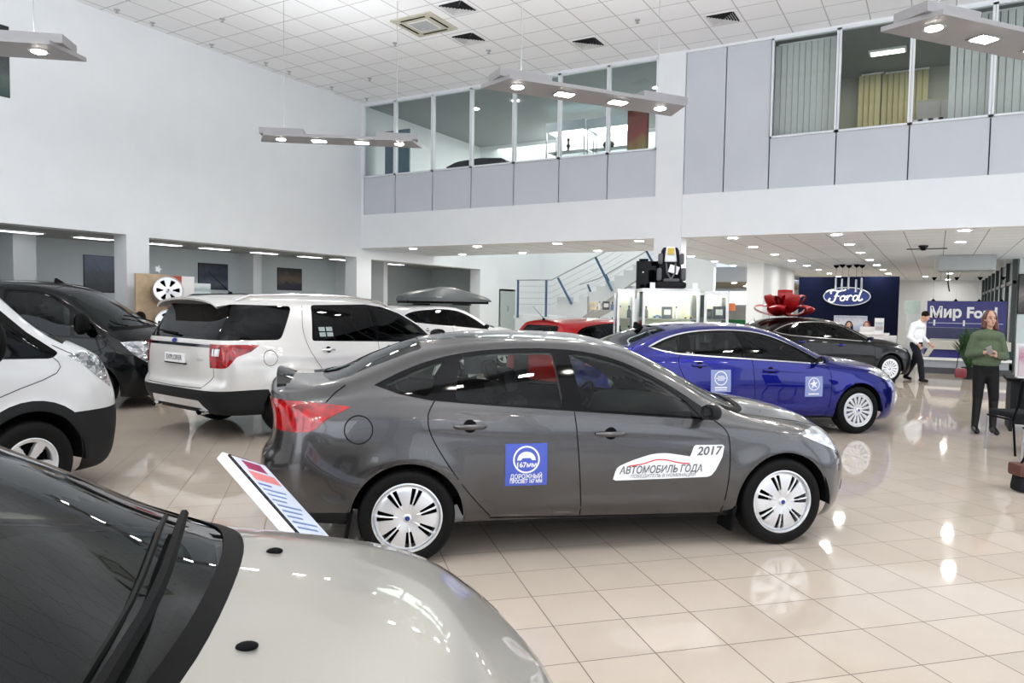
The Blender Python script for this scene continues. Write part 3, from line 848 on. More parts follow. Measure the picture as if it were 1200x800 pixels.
# mezzanine slab with stairwell void X -13.9..-7.2 beyond Y 18.9
MROOF = MCEIL2
multi('ceiling_lower', [(WX, -6.4, YM+.35, 18.9, ZL, ZL+.3), (-6.4, 7.4, YM+.35, 43, ZL, ZL+.3)], MCEIL2, 'lower tiled ceiling under the upper floor')
multi('floor_upper', [(WX, -6.4, YM+.35, 18.9, ZL+.3, 4.11), (-6.4, 7.4, YM+.35, 30, ZL+.3, 4.11)], MCONC)
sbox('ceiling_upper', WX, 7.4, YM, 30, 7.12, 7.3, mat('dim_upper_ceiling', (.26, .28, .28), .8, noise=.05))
sbox('wall_far_left', WX-.3, WX+7, 26.0, 26.3, 0, 7.2, MW, 'white wall behind the staircase')
sbox('wall_far', -20, 7.4, 41.5, 41.8, 0, ZL, MW, 'white wall at the far end')
sbox('wall_far_side', 3.6, 3.8, 24.9, 41.5, 0, ZL, MW)
# soffit over passage at left far
multi('trim_soffit', [(-9.6, -6.0, 29.0, 29.3, 2.72, 3.3)], MW, 'white soffit band')
sbox('ceiling_passage', -14, -5.6, 29.3, 41.5, 2.75, 2.85, MCEIL3, 'olive passage ceiling')
sbox('wall_corridor', -14.2, -14, 26.3, 41.5, 0, 3.2, MWC)
# white block column
sbox('wall_column_block', -5.5, -4.97, 24.9, 30.9, 0, ZL, MW, 'white pillar block before the navy wall')
# right partition
multi('window_far_right', [(1.80, 1.92, y, y+.14, 0, ZL) for y in (25.0, 27.3, 29.6, 31.9, 34.2, 36.5, 38.8, 41.2)]+[(1.82, 1.9, 25, 41.4, 2.5, 2.6), (1.82, 1.9, 25, 41.4, 0, .2)], mat('dark_green_frame', (.03, .05, .05), .4, noise=.05), 'dark framed glass partition')
ob('window_pane', bmbox(1.85, 1.87, 25.1, 41.4, .2, ZL-.02), MGLS, bpy.data.objects['window_far_right'], smooth=False)
sbox('wall_right_far', 1.95, 7.4, 24.9, 25.1, 0, ZL, MWC, 'grey end wall with a dark picture')
multi('window_added_lower_hall', [(7.2, 7.4, y-.08, y+.08, 0, ZL) for y in (15.6, 18, 20.4, 22.8, 24.9)]+[(7.2, 7.4, 15.5, 25, 3.05, ZL), (7.2, 7.4, 15.5, 25, 0, .3)], MFRAME, 'glazing bars added for the lower hall fill light')  # unseen window frame, made up to go with the added fill light
multi('trim_duct_box', [(-.02, 1.28, 22.8, 24.2, 2.80, ZL-.01)], mat('blank_duct_grey', (.42, .46, .48), .6, noise=.03), 'grey box under the far ceiling')
# rooms behind the left wall
BX = -17.5
sbox('wall_left_rooms', BX-.2, BX, 0, 24, 0, 3.1, MWC, 'pale blue-grey wall of the rooms behind the arcade')
sbox('ceiling_left_rooms', BX, WX-TH, 0, 24, 3.06, 3.2, mat('grey_room_ceiling', (.42, .44, .43), .8, noise=.03))
sbox('wall_room_end', BX, WX-TH, 23.6, 24, 0, 3.1, MWC)
sbox('wall_room_start', BX, WX-TH, -.2, 0, 0, 3.1, MWC)
sbox('wall_room_pier', -17.5, -16.6, 7.9, 8.35, 0, 3.06, MW, 'white pier in the side room')
sbox('wall_room_pier_far', -17.5, -16.9, 14.3, 14.6, 0, 3.06, MW)
sbox('wall_room_divider', BX, -15.4, 18.2, 18.4, 0, 3.06, MW)
# ================================================================ other bodies
HATCH = dict(SALOON)
HATCH.update(
    x=(-2.06, 2.11), xa=(-1.62, 1.50), pn=(2.6, 4.5), ramp=.5,
    zc=[(-2.06, 1.41), (-2.0, 1.43), (-1.8, 1.455), (-1.4, 1.475), (-.8, 1.50), (-.45, 1.50)]+SALOON['zc'][9:],
    zr=[(-2.06, 1.35), (-2.0, 1.37), (-1.8, 1.39), (-1.4, 1.405), (-.8, 1.435), (-.45, 1.44)]+SALOON['zr'][8:],
    yr=[(-2.06, .54), (-1.7, .57), (-1.2, .59), (-.8, .59), (0, .58), (.4, .62), (.8, .70), (1.1, .76), (1.5, .73), (1.9, .66), (2.11, .62)],
    zb=[(-2.06, 1.06), (-1.7, 1.07), (-1.2, 1.05), (-.3, .978)]+SALOON['zb'][6:],
    yb=[(-2.06, .80), (-1.5, .84)]+SALOON['yb'][3:],
    gr=[(.2, .14), (.35, .03), (.5, 0), (.64, .0), (.74, .06), (.98, .08), (1.08, .12), (1.36, .34), (1.5, .42)], cab=(-1.85, 1.05))
_h = dict(HATCH)
DLOH = smooth2([(-1.60, 1.15), (-1.45, 1.27), (-1.2, 1.345), (-.75, 1.388), (-.42, 1.398), (-.10, 1.375), (.16, 1.312), (.42, 1.195), (.62, 1.075), (.80, .945)], 3)+[(.84, .905), (.66, .918), (.2, .955), (-.3, .993), (-.8, 1.032), (-1.35, 1.085)]
_c = [(10, 'side', DLOH, sidec),
      (1, 'side', roundpoly([(-1.52, 1.155), (-1.38, 1.27), (-1.13, 1.335), (-1.12, 1.09), (-1.38, 1.115)], .02), sidec)]+[c for c in SALOON['cuts'][2:6]]+[
      (4, 'end', roundpoly([(-.58, 1.12), (-.50, 1.385), (.50, 1.385), (.58, 1.12), (0, 1.09)], .05), lambda f: f.calc_center_median().x < -1.4 and f.normal.x < -.1),
      (5, )+SALOON['cuts'][7][1:],
      (6, 'side', [(-1.62, 1.02), (-1.75, 1.09), (-2.3, 1.10), (-2.3, .84), (-1.9, .86)], lambda f: cy(f) > .42 and f.calc_center_median().x < -1.4)]+SALOON['cuts'][9:]
HATCH['cuts'] = _c
HATCH['gaps'] = [g for i, g in enumerate(SALOON['gaps']) if i != 4]
xend = lambda f: f.normal.x < -.15 and f.calc_center_median().x < -2.0
EXPL = dict(
    x=(-2.54, 2.52), xa=(-2.12, 1.75), pn=(3.0, 5.0), ramp=.55, axles=(-1.43, 1.43), zw=.385, ra=.44, rt=.385, rr=.25, wid=.25, flare=.03,
    zc=[(-2.54, 1.74), (-2.2, 1.762), (-1.5, 1.785), (-.5, 1.785), (.1, 1.755), (.5, 1.67), (.9, 1.47), (1.25, 1.22), (1.4, 1.16), (1.9, 1.12), (2.3, 1.05), (2.52, .95)],
    zr=[(-2.54, 1.67), (-2.2, 1.69), (-1.5, 1.715), (-.5, 1.71), (.1, 1.67), (.5, 1.58), (.9, 1.37), (1.2, 1.14), (1.4, 1.09), (1.9, 1.05), (2.3, .98), (2.52, .88)],
    yr=[(-2.54, .70), (-2, .735), (-1, .745), (0, .74), (.5, .77), (1.0, .84), (1.3, .87), (1.9, .84), (2.52, .75)],
    zb=[(-2.54, 1.19), (-1, 1.17), (.5, 1.12), (1.2, 1.06), (1.9, 1.0), (2.3, .92), (2.52, .82)],
    yb=[(-2.54, .92), (-1.5, .945), (0, .955), (1.2, .945), (2.0, .92), (2.52, .86)],
    ym=[(-2.54, .96), (-1.5, 1.0), (0, .985), (1.4, 1.0), (2.52, .93)], zm=[(-2.54, .80), (2.52, .75)],
    ys=[(-2.54, .90), (-1.5, .95), (1.4, .95), (2.52, .88)], zs=[(-2.54, .34), (-1.9, .30), (0, .30), (1.5, .27), (2.52, .30)],
    gf=[(.2, .14), (.4, .02), (.6, 0), (.9, .05), (1.1, .15)],
    gr=[(.3, .16), (.45, .05), (.6, .0), (.68, .01), (.74, .07), (1.0, .06), (1.18, .08), (1.26, .12), (1.68, .40), (1.8, .44)],
    cab=(-2.1, 1.2), zfloor=.45, belt_lim=1.10, zseat=.60, seats=(.0, -.95), dash=(.95, 1.16),
    creases=[(-2.3, 1.0, -.3, .98, .012, .03), (-.9, .52, .9, .50, .014, .04)],
    handles=[(-.92, 1.07, 0), (.15, 1.05, 0)], mirror=(1.0, 1.10, 1.24, 1.25, False), hm=MCHR, mm=MBLACK,
    gaps=[smooth2([(-1.18, 1.70), (-1.27, 1.35), (-1.20, 1.05), (-1.02, .80), (-.86, .52)], 4), [(-.06, 1.66), (-.04, 1.1), (-.02, .5)], [(-.86, .52), (.95, .50)],
          smooth2([(1.05, 1.12), (1.12, .9), (.97, .5)], 3), [(-1.80+.095*math.cos(R(a)), 1.0+.095*math.sin(R(a))) for a in range(0, 361, 15)]],
    endgaps=[[(-.80, 1.16), (-.80, .80), (-.66, .66), (0, .645), (.66, .66), (.80, .80), (.80, 1.16)]],
    cuts=[(2, 'side', roundpoly([(-2.9, 1.235), (-2.9, 1.665), (-1.36, 1.64), (-1.62, 1.215)], .07), lambda f: True),
          (10, 'side', roundpoly([(-1.16, 1.19), (-1.06, 1.655), (-.1, 1.672), (.2, 1.64), (.5, 1.55), (.85, 1.37), (1.14, 1.14), (1.13, 1.105), (.6, 1.125)], .05), sidec),
          (1, 'side', roundpoly([(.03, 1.165), (.0, 1.635), (.20, 1.605), (.46, 1.52), (.78, 1.35), (1.04, 1.15)], .03), sidec),
          (2, 'side', roundpoly([(-1.12, 1.205), (-1.035, 1.625), (-.10, 1.640), (-.07, 1.175)], .05), sidec),
          (3, 'top', [(.32, -.64), (.32, .64), (.8, .76), (1.15, .82), (1.28, .5), (1.32, 0), (1.28, -.5), (1.15, -.82), (.8, -.76)], lambda f: f.normal.z > .15 and f.calc_center_median().z > 1.15),
          (6, 'side', roundpoly([(-1.92, 1.165), (-2.8, 1.19), (-2.8, .90), (-2.36, .90), (-2.24, 1.03), (-2.05, 1.085)], .03), lambda f: cy(f) > .70 and f.calc_center_median().x < -1.7),
          (11, 'end', [(-.87, 1.04), (-.87, 1.125), (-.765, 1.125), (-.765, 1.04)], xend), (11, 'end', [(.87, 1.04), (.87, 1.125), (.765, 1.125), (.765, 1.04)], xend),
          (7, 'side', [(-2.9, .64), (-1.84, .62), (-1.80, .52), (-1.0, .50), (1.0, .48), (1.8, .50), (2.7, .55), (2.7, .1), (-2.9, .1)], lambda f: True),
          (12, 'end', roundpoly([(-.66, .37), (-.56, .50), (.56, .50), (.66, .37), (.5, .40), (-.5, .40)], .02), xend),
          (5, 'side', [(1.9, .98), (2.2, 1.0), (2.7, .95), (2.7, .82), (2.1, .86)], lambda f: cy(f) > .55 and f.calc_center_median().x > 1.7),
          ])
VAN = dict(
    x=(-2.49, 2.46), xa=(-2.2, 1.70), pn=(2.8, 5.0), ramp=.5, axles=(-1.49, 1.44), zw=.335, ra=.40, rt=.335, rr=.21, wid=.22, flare=.02,
    zc=[(-2.49, 1.93), (-2.2, 1.96), (-1, 1.985), (0, 1.98), (.6, 1.945), (.95, 1.875), (1.3, 1.68), (1.75, 1.38), (1.93, 1.27), (2.2, 1.15), (2.38, 1.03), (2.46, .93)],
    zr=[(-2.49, 1.86), (-2.2, 1.89), (-1, 1.91), (0, 1.905), (.55, 1.87), (.9, 1.78), (1.3, 1.51), (1.65, 1.235), (1.9, 1.13), (2.2, 1.03), (2.46, .84)],
    yr=[(-2.49, .77), (0, .79), (.9, .79), (1.3, .84), (1.65, .88), (2.0, .83), (2.46, .70)],
    zb=[(-2.49, 1.2), (0, 1.19), (1.0, 1.14), (1.5, 1.08), (1.9, .99), (2.2, .90), (2.46, .74)],
    yb=[(-2.49, .94), (0, .955), (1.5, .95), (2.1, .90), (2.46, .82)],
    ym=[(-2.49, .96), (0, .985), (1.5, .99), (2.1, .96), (2.46, .90)], zm=[(-2.49, .8), (1.5, .72), (2.46, .62)],
    ys=[(-2.49, .92), (1.5, .94), (2.46, .86)], zs=[(-2.49, .28), (0, .24), (1.4, .22), (2.0, .19), (2.46, .22)],
    gf=[(.15, .16), (.3, .04), (.5, 0), (.7, .02), (.85, .08), (1.0, .16), (1.2, .25)], gr=[(.3, .05), (.5, 0), (1.2, .03), (2.0, .12)],
    cab=(-2.2, 1.8), zfloor=.42, belt_lim=1.10, zseat=.72, seats=(.55, -.6), dash=(1.45, 1.20),
    creases=[(-2.3, .72, .9, .70, .012, .03)],
    handles=[(.32, 1.02, 0)], mirror=(1.36, 1.12, 1.32, 1.3, True), hm=MBLACK, mm=MBLACK, hl=MHEADD,
    gaps=[[(.02, 1.85), (.04, 1.1), (.06, .28)], smooth2([(1.60, 1.10), (1.62, .95), (1.1, .72), (1.0, .28)], 4), [(.06, .30), (1.0, .28)], smooth2([(1.62, 1.20), (1.85, 1.06), (2.05, 1.02), (2.4, .95)], 3)],
    cuts=[(10, 'side', roundpoly([(.14, 1.15), (.16, 1.83), (.62, 1.815), (.88, 1.73), (1.15, 1.55), (1.45, 1.32), (1.66, 1.13), (1.60, 1.075), (1.0, 1.11)], .04), sidec),
          (1, 'side', roundpoly([(.19, 1.18), (.20, 1.79), (.60, 1.775), (.84, 1.70), (1.10, 1.52), (1.14, 1.13)], .04), sidec),
          (1, 'side', roundpoly([(1.19, 1.13), (1.17, 1.47), (1.42, 1.29), (1.55, 1.15), (1.50, 1.105)], .03), sidec),
          (2, 'side', roundpoly([(-1.35, 1.22), (-1.32, 1.78), (-.12, 1.79), (-.10, 1.21)], .07), sidec),
          (2, 'side', roundpoly([(-2.25, 1.24), (-2.2, 1.77), (-1.5, 1.78), (-1.5, 1.23)], .07), sidec),
          (3, 'top', [(.80, -.66), (.80, .66), (1.3, .77), (1.62, .83), (1.80, .60), (1.89, .3), (1.91, 0), (1.89, -.3), (1.80, -.60), (1.62, -.83), (1.3, -.77)], lambda f: f.normal.z > .15 and f.calc_center_median().z > 1.15),
          (8, 'top', [(1.62, .83), (1.80, .60), (1.89, .3), (1.91, 0), (1.89, -.3), (1.80, -.60), (1.62, -.83), (1.72, -.86), (1.88, -.62), (1.97, -.3), (1.99, 0), (1.97, .3), (1.88, .62), (1.72, .86)], lambda f: f.normal.z > .15 and f.calc_center_median().z > 1.0),
          (5, 'side', smooth2([(1.84, 1.035), (2.05, 1.05), (2.3, 1.0), (2.7, .90)], 3)+[(2.7, .70), (2.35, .70), (2.2, .72), (2.02, .86)], lambda f: cy(f) > .46 and f.calc_center_median().x > 1.7),
          (9, 'side', [(2.2, .66), (2.8, .66), (2.8, .30), (2.2, .30)], lambda f: cy(f) < .55 and f.calc_center_median().x > 2.2),
          (7, 'side', [(-2.6, .42), (1.0, .40), (1.0, .1), (-2.6, .1)], lambda f: True),
          ])
def pw(*pts):
    f = lambda q: float(np.interp(q, [p[0] for p in pts], [p[1] for p in pts])) if pts[0][0] <= q <= pts[-1][0] else (q-pts[0][0]+pts[0][1] if q < pts[0][0] else q-pts[-1][0]+pts[-1][1])
    return f

# ================================================================ the cars
def sticker(S, car, x0, x1, z0, z1, kind, sg=-1, m=None):
    """blue square sticker with a round white mark"""
    f = lambda u, v: S.side(u, v, sg, .003); f2 = lambda u, v: S.side(u, v, sg, .0045)
    o = ob('blue_sticker', patch_on(f, x0, x1, z0, z1), m or MSTB, car)
    cx = (x0+x1)/2; w_ = x1-x0; cz = z0+(z1-z0)*.62; r_ = w_*.30
    flip = 1
    def mp(g, cu, cv, s=1): return [(cu+u*s, cv+v*s) for u, v in g[0]], g[1]
    gs = [stroke([(cx+r_*math.cos(a), cz+r_*math.sin(a)) for a in [2*math.pi*i/36 for i in range(36)]], r_*.13, True)]
    if kind == 'car':
        dome = [(cx-r_*.75, cz-.05*r_)]+[(cx+r_*.72*math.cos(R(a)), cz+r_*.62*math.sin(R(a))) for a in range(170, -1, -17)]+[(cx+r_*.75, cz-.05*r_), (cx+r_*.45, cz-.05*r_), (cx+r_*.3, cz+.12*r_), (cx-r_*.3, cz+.12*r_), (cx-r_*.45, cz-.05*r_)]
        gs.append((dome, [tuple(range(len(dome)))]))
        gs.append(mp(text_geo('167мм', r_*.55, .012*r_), cx, cz-r_*.42))
        gs.append(mp(text_geo('ДОРОЖНЫЙ', w_*.15, .0007, sx=.82), cx, z0+(z1-z0)*.215)); gs.append(mp(text_geo('ПРОСВЕТ 167 ММ', w_*.125, .001, sx=.72), cx, z0+(z1-z0)*.10))
    elif kind == 'bars':
        for q in (-.25, 0, .25): gs.append(([(cx-r_*(.8-abs(q)), cz+r_*q-.06*r_), (cx+r_*(.8-abs(q)), cz+r_*q-.06*r_), (cx+r_*(.8-abs(q)), cz+r_*q+.06*r_), (cx-r_*(.8-abs(q)), cz+r_*q+.06*r_)], [(0, 1, 2, 3)]))
        gs.append(stroke([(cx-w_*.3, z0+(z1-z0)*.2), (cx+w_*.3, z0+(z1-z0)*.2)], w_*.06)); gs.append(stroke([(cx-w_*.3, z0+(z1-z0)*.1), (cx+w_*.3, z0+(z1-z0)*.1)], w_*.04))
    else:
        for a in (70, 150, 215, 290, 5): gs.append(stroke([(cx+r_*.15*math.cos(R(a)), cz+r_*.15*math.sin(R(a))), (cx+r_*.72*math.cos(R(a+25)), cz+r_*.72*math.sin(R(a+25)))], [r_*.30, r_*.16]))
        gs.append(disc(cx-.1*r_, cz+.1*r_, r_*.22, r_*.3, 16)); gs.append(stroke([(cx-w_*.3, z0+(z1-z0)*.13), (cx+w_*.3, z0+(z1-z0)*.13)], w_*.06))
    ob('sticker_print', geo_on(f2, merge(gs)), MPAPER, o, smooth=False)
    return o
def shark(car, S, x, h=.07, l=.13, m=MBLACK):
    z = S.top(x, 0, 0).z; bm = bmesh.new()
    prism(bm, [(x-l*.5, z-.01), (x+l*.6, z-.01), (x+l*.3, z+h*.3), (x-l*.25, z+h), (x-l*.45, z+h*.95)], 'y', -.018, .018)
    for v in bm.verts:
        if v.co.z > z+h*.5: v.co.y *= .3
    return ob('roof_antenna', bm, m, car)
def whip(car, S, x, y=0, l=.35):
    p = S.top(x, y, 0); bm = bmesh.new(); lathe(bm, [(.035, -.005), (.028, .02), (.012, .035), (0, .036)], 14, M=T(*p))
    tube(bm, [p+Vector((0, 0, .02)), p+Vector((-l*.75, 0, .02+l*.65))], [.006, .003], 6)
    return ob('roof_antenna', bm, MBLACK, car)

grey, GS, gbm, gC = build_car(SALOON, 'sedan_car', 'dark grey metallic four-door car in the middle of the showroom', (-2.493, 5.235, 0), 41.9, paint('grey_metallic_paint', (.082, .080, .082), .85, .24), MGL)
sticker(GS, grey, -.71, -.425, .505, .785, 'car')
def winner_decal(S, car):
    f = lambda u, v: S.side(u, v, -1, .003); f2 = lambda u, v: S.side(u, v, -1, .0048)
    out = smooth2([(.04, .525), (.065, .60), (.13, .635), (.22, .665), (.32, .690), (.42, .694), (.52, .680), (.595, .667)], 3)+[(.60, .672), (.625, .735), (.64, .745), (.84, .742), (.855, .732), (.84, .66), (.79, .565), (.76, .530), (.73, .520), (.06, .515)]
    o = ob('winner_decal', geo_on(f, dense_fill((out, [tuple(range(len(out)))]), .04)), MPAPER, car)
    def mp(g, cu, cv): return [(cu+u, cv+v) for u, v in g[0]], g[1]
    ob('decal_lettering', geo_on(f2, merge([mp(text_geo('АВТОМОБИЛЬ ГОДА', .070, .0013, .25, sx=.84), .385, .582), mp(text_geo('2017', .082, .0018, .25, sx=1.1), .735, .700)])), MINKG, o, smooth=False)
    ob('decal_small_print', geo_on(f2, mp(text_geo('ПОБЕДИТЕЛЬ В НОМИНАЦИИ', .032, 0, .2), .40, .540)), MINKG, o, smooth=False)
    ob('decal_swoosh', geo_on(f2, merge([stroke(smooth2([(.14, .612), (.25, .625), (.34, .650), (.42, .648), (.52, .626), (.60, .618)], 4), [.002]+[.008]*19+[.002])])), MREDV, o, smooth=False)
winner_decal(GS, grey)
# boot lip spoiler
def lip(S, car, m, x=-2.20, w_=.56):
    ys_ = [w_*(i/12*2-1) for i in range(13)]; V = []; F = []
    for y in ys_:
        k = 1-abs(y/w_)**3; b_ = S.top(x+.10, y*.98, -.004); e = S.top(x-.01, y*.98, -.004)
        V += [tuple(b_), (e.x-.02+.05*(abs(y)/w_)**2, e.y, e.z+.012+.045*k), (e.x-.025+.05*(abs(y)/w_)**2, e.y, e.z+.032*k), tuple(e)]
    for i in range(12):
        for j in range(3): F.append((4*i+j, 4*i+j+1, 4*i+j+5, 4*i+j+4))
        F.append((4*i+3, 4*i, 4*i+4, 4*i+7))
    ob('boot_spoiler', (V, F), m, car)
lip(GS, grey, MBGLOSS)
# front fog lamp
vs, fs = geo_on(lambda u, v: GS.side(u, v, -1, .004), disc(1.985, .36, .045, .05, 18)); ob('fog_lamp', (vs, fs), MCHRD, grey)
# quarter window bright line, inside price sheet on the far rear window
ob('window_price_sheet', ([(-.78, .62, 1.10), (-.50, .62, 1.10), (-.50, .58, 1.33), (-.78, .58, 1.33)], [(0, 1, 2, 3)]), MPAPER, grey)

FUS = warp(SALOON, pw((-2.34, -2.46), (-1.345, -1.425), (-.3, -.30), (1.33, 1.425), (2.11, 2.40)), pw((0, 0), (.31, .325), (.9, .955), (1.18, 1.20), (1.50, 1.50)), 1.015,
           rt=.328, rr=.232, ra=.378, zw=.325, hm=paint('blue_handle_paint', (.01, .012, .20), .5, .3), flaps=(), mm=paint('mirror_gloss_paint', (.006, .008, .08), .4, .3))
bluep = paint('blue_metallic_paint', (.004, .006, .17), .6, .22)
blue, BS, bbm, bC = build_car(FUS, 'sedan_car', 'bright blue four-door car with round white stickers on its doors, behind the grey one', (-2.53, 10.62, 0), 44.5, bluep, MGLM, MGLD, wheel_style='spoke15')
def chrome_dlo(S, car, poly, m=MCHR, w_=.016, sgs=(-1, 1)):
    for sg in sgs: ob('window_chrome', line_on(lambda u, v: S.side(u, v, sg, .004), poly, w_, True, .05), m, car)
fx_ = pw((-2.34, -2.46), (-1.345, -1.425), (-.3, -.30), (1.33, 1.425), (2.11, 2.40)); fz_ = pw((0, 0), (.31, .325), (.9, .955), (1.18, 1.20), (1.50, 1.50))
chrome_dlo(BS, blue, [(fx_(a), fz_(b)) for a, b in DLO])
MSTP = mat('pale_blue_vinyl', (.22, .27, .50), .4, noise=.03)
sticker(BS, blue, -.84, -.55, .61, .90, 'bars', m=MSTP); sticker(BS, blue, .56, .83, .53, .80, 'spokes', m=MSTP)
shark(blue, BS, -1.45, .085, .16)
black, KS, kbm, kC = build_car(FUS, 'sedan_car', 'black car with a big red bow on its roof', (-2.55, 18.88, 0), 45, paint('black_car_paint', (.003, .003, .004), .0, .3, .38), MGLM, MGLM, wheel_style='spoke15')
chrome_dlo(KS, black, [(fx_(a), fz_(b)) for a, b in DLO], sgs=(-1,))

# foreground champagne car
champ = paint('champagne_silver_paint', (.37, .355, .32), .4, .30)
FG = dict(SALOON); FG['mm'] = champ
FG['wsg'] = MGL; FG['mirror'] = (.62, .99, .99, 1.0, False)
FG['topgaps'] = [smooth2([(1.12, .735), (1.3, .73), (1.6, .70), (1.85, .64)], 3)]
FG['mirror_sides'] = ()
fore, FS, fbm, fC = build_car(FG, 'sedan_car', 'champagne silver car cut off by the left foreground, only bonnet and windscreen in view', (-2.38, .35, 0), 43.0, champ, MGL)
for y in (-.30, .30):
    p = FS.top(1.30, y, 0); bm = bmesh.new(); sph(bm, (p.x, p.y, p.z+.004), .024, 1, .62, .42, 14)
    ob('washer_nozzle', bm, MBLACK, fore)
def crease(y0): return smooth2([(1.22, y0), (1.5, y0*.97), (1.85, y0*.86)], 5)
for pts in ([(1.06, -.72), (1.085, -.2), (1.02, .40)],):
    P_ = [FS.top(a, b, .035) for a, b in smooth2(pts, 5)]
    bm = bmesh.new(); n = len(P_); tube(bm, P_, [.020-.008*i/n for i in range(n)], 6)
    arm = ob('wiper_arm', bm, MBLACK, fore)
    bm = bmesh.new(); Q = [FS.top(a-.035, b-.02, .012) for a, b in smooth2(pts, 5)][2:]
    tube(bm, Q, .008, 6); ob('wiper_blade', bm, MRUB, arm)
    bm = bmesh.new(); lathe(bm, [(0, .028), (.018, .026), (.026, .0), (.026, -.02)], 14, M=T(*(P_[0]+Vector((0, 0, -.015))))); ob('wiper_cap', bm, MDGREY, arm)

# red hatchback
RH = warp(HATCH, pw((-2.06, -1.98), (-1.345, -1.25), (1.33, 1.24), (2.11, 1.98)), pw((0, 0), (1.5, 1.47)), .96, rt=.30, rr=.21)
redh, RS, rbm, rC = build_car(RH, 'hatchback_car', 'red hatchback seen from behind near the staircase', (-5.70, 13.5, 0), 68, paint('red_car_paint', (.36, .008, .010), .2, .3), MGLM, MGLM, wheel_style='spoke5')
whip(redh, RS, -1.62)
# white crossover carrying the roof box
KU = warp(HATCH, pw((-2.06, -2.15), (-1.345, -1.345), (1.33, 1.34), (2.11, 2.25)), pw((0, 0), (.31, .35), (.9, 1.02), (1.5, 1.66)), 1.02, rt=.35, rr=.24, zw=.35, ra=.41)
whitep = paint('white_car_paint', (.66, .67, .68), .05, .3)
kuga, US, ubm, uC = build_car(KU, 'suv_car', 'white crossover car with a dark grey roof box', (-11.6, 16.35, 0), 60, whitep, MGLD, MGLD, wheel_style='spoke5')
# big white suv, rear three-quarter view
pearl = paint('pearl_white_paint', (.66, .65, .635), .25, .28)
suv, ES, ebm, eC = build_car(EXPL, 'suv_car', 'large pearl white off-road car with its tailgate and red C-shaped lamps to the camera', (-7.78, 8.15, 0), 82.0, pearl, MGLM, MGLD, wheel_style='spoke5')
for sg in (-1, 1):
    pts = [ES.top(x, sg*.68, .0) for x in (-2.1, -1.9, -1.2, -.4, .2, .36)]
    for i, h in enumerate((0, .055, .065, .065, .05, 0)): pts[i].z += h
    bm = bmesh.new(); tube(bm, [tuple(p) for p in pts], .019, 8); ob('roof_rail', bm, MCHR if sg < 0 else MBLACK, suv)
bm = bmesh.new()
rows_ = []
for y in [(.74*(i/14*2-1)) for i in range(15)]:
    k = 1-abs(y/.74)**4*.6; a = ES.top(-2.02, y, -.004); b = (-2.34-.06*k, y*.98, a.z-.035); c = (-2.33-.06*k, y*.98, a.z-.06); d_ = ES.end(y*.95, 1.655, -1, -.01)
    rows_.append([bm.verts.new(p) for p in (a, ((a.x+b[0])/2, y, a.z-.006), b, c, d_)])
for A, B in zip(rows_[:-1], rows_[1:]):
    for j in range(4): bm.faces.new((A[j], A[j+1], B[j+1], B[j]))
ob('tailgate_spoiler', bm, pearl, suv)
whip(suv, ES, -1.75, 0, .40)
ef = lambda u, v: ES.end(u, v, -1, .004)
ob('tailgate_bar', line_on(ef, [(-.72, 1.155), (.72, 1.155)], .035), MCHRD, suv)
bm = bmesh.new(); p = ES.end(0, .985, -1, 0); box(bm, p.x-.03, p.x+.0, -.235, .235, .93, 1.045, bev=.004)
pl = ob('number_plate', bm, MWHITE, suv)
g = text_geo('EXPLORER', .085, .001, sx=.95); ob('plate_lettering', ([(p.x-.0325, -u, .99+v) for u, v in g[0]], g[1]), MINK, pl, smooth=False)
bm = bmesh.new(); box(bm, p.x-.026, p.x+.0, -.25, .25, .915, .93); ob('plate_frame', bm, MBLACK, suv)
g = disc(0.08, 1.195, .06, .026, 24); ob('oval_badge', geo_on(lambda u, v: ES.end(u, v, -1, .01), g), MOVAL, suv)
bm = bmesh.new(); q0 = ES.end(.05, 1.27, -1, .03); q1 = ES.end(.55, 1.30, -1, .02); tube(bm, [q0, q1], [.016, .010], 6); ob('rear_wiper', bm, MBLACK, suv)
ob('model_badge', line_on(ef, [(-.62, .985), (-.50, .985)], .022), MCHR, suv)
ob('blue_sticker', patch_on(lambda u, v: ES.side(u, v, -1, .004), -.42, -.14, .68, .93), MSTB, suv)
ob('window_sticker', merge([patch_on(lambda u, v: ES.side(u, v, -1, .006), -1.03+.12*i, -.93+.12*i, 1.24+.07*j, 1.295+.07*j, 2) for i in (0, 1) for j in (0, 1)]), mat('pale_window_sticker', (.28, .34, .34), .6, noise=.05), suv)
for s in (-1, 1):
    bm = bmesh.new(); M_ = T(-2.40, s*.56, .36) @ rot(R(90), 'Y'); lathe(bm, [(.045, -.10), (.05, .06), (.042, .06), (.04, -.05)], 16, M=M_ @ Matrix.Diagonal((.7, 1.4, 1, 1))); ob('exhaust_tip', bm, MCHR, suv)
# black van
blkv = paint('black_van_paint', (.002, .003, .004), .0, .22, .36)
van, VS, vbm, vC = build_car(VAN, 'passenger_van', 'black passenger van standing half inside the side bay', (-12.75, 6.2, 0), 37.0, blkv, MGLM, MGLD, wheel_style='six')
shark(van, VS, .55, .07, .14)
for pts in ([(1.86, .55), (1.80, .1), (1.66, -.35)], [(1.82, -.60), (1.72, -.70), (1.60, -.72)]):
    bm = bmesh.new(); tube(bm, [VS.top(a, b, .03) for a, b in smooth2(pts, 4)], .011, 6); ob('wiper_arm', bm, MBLACK, van)
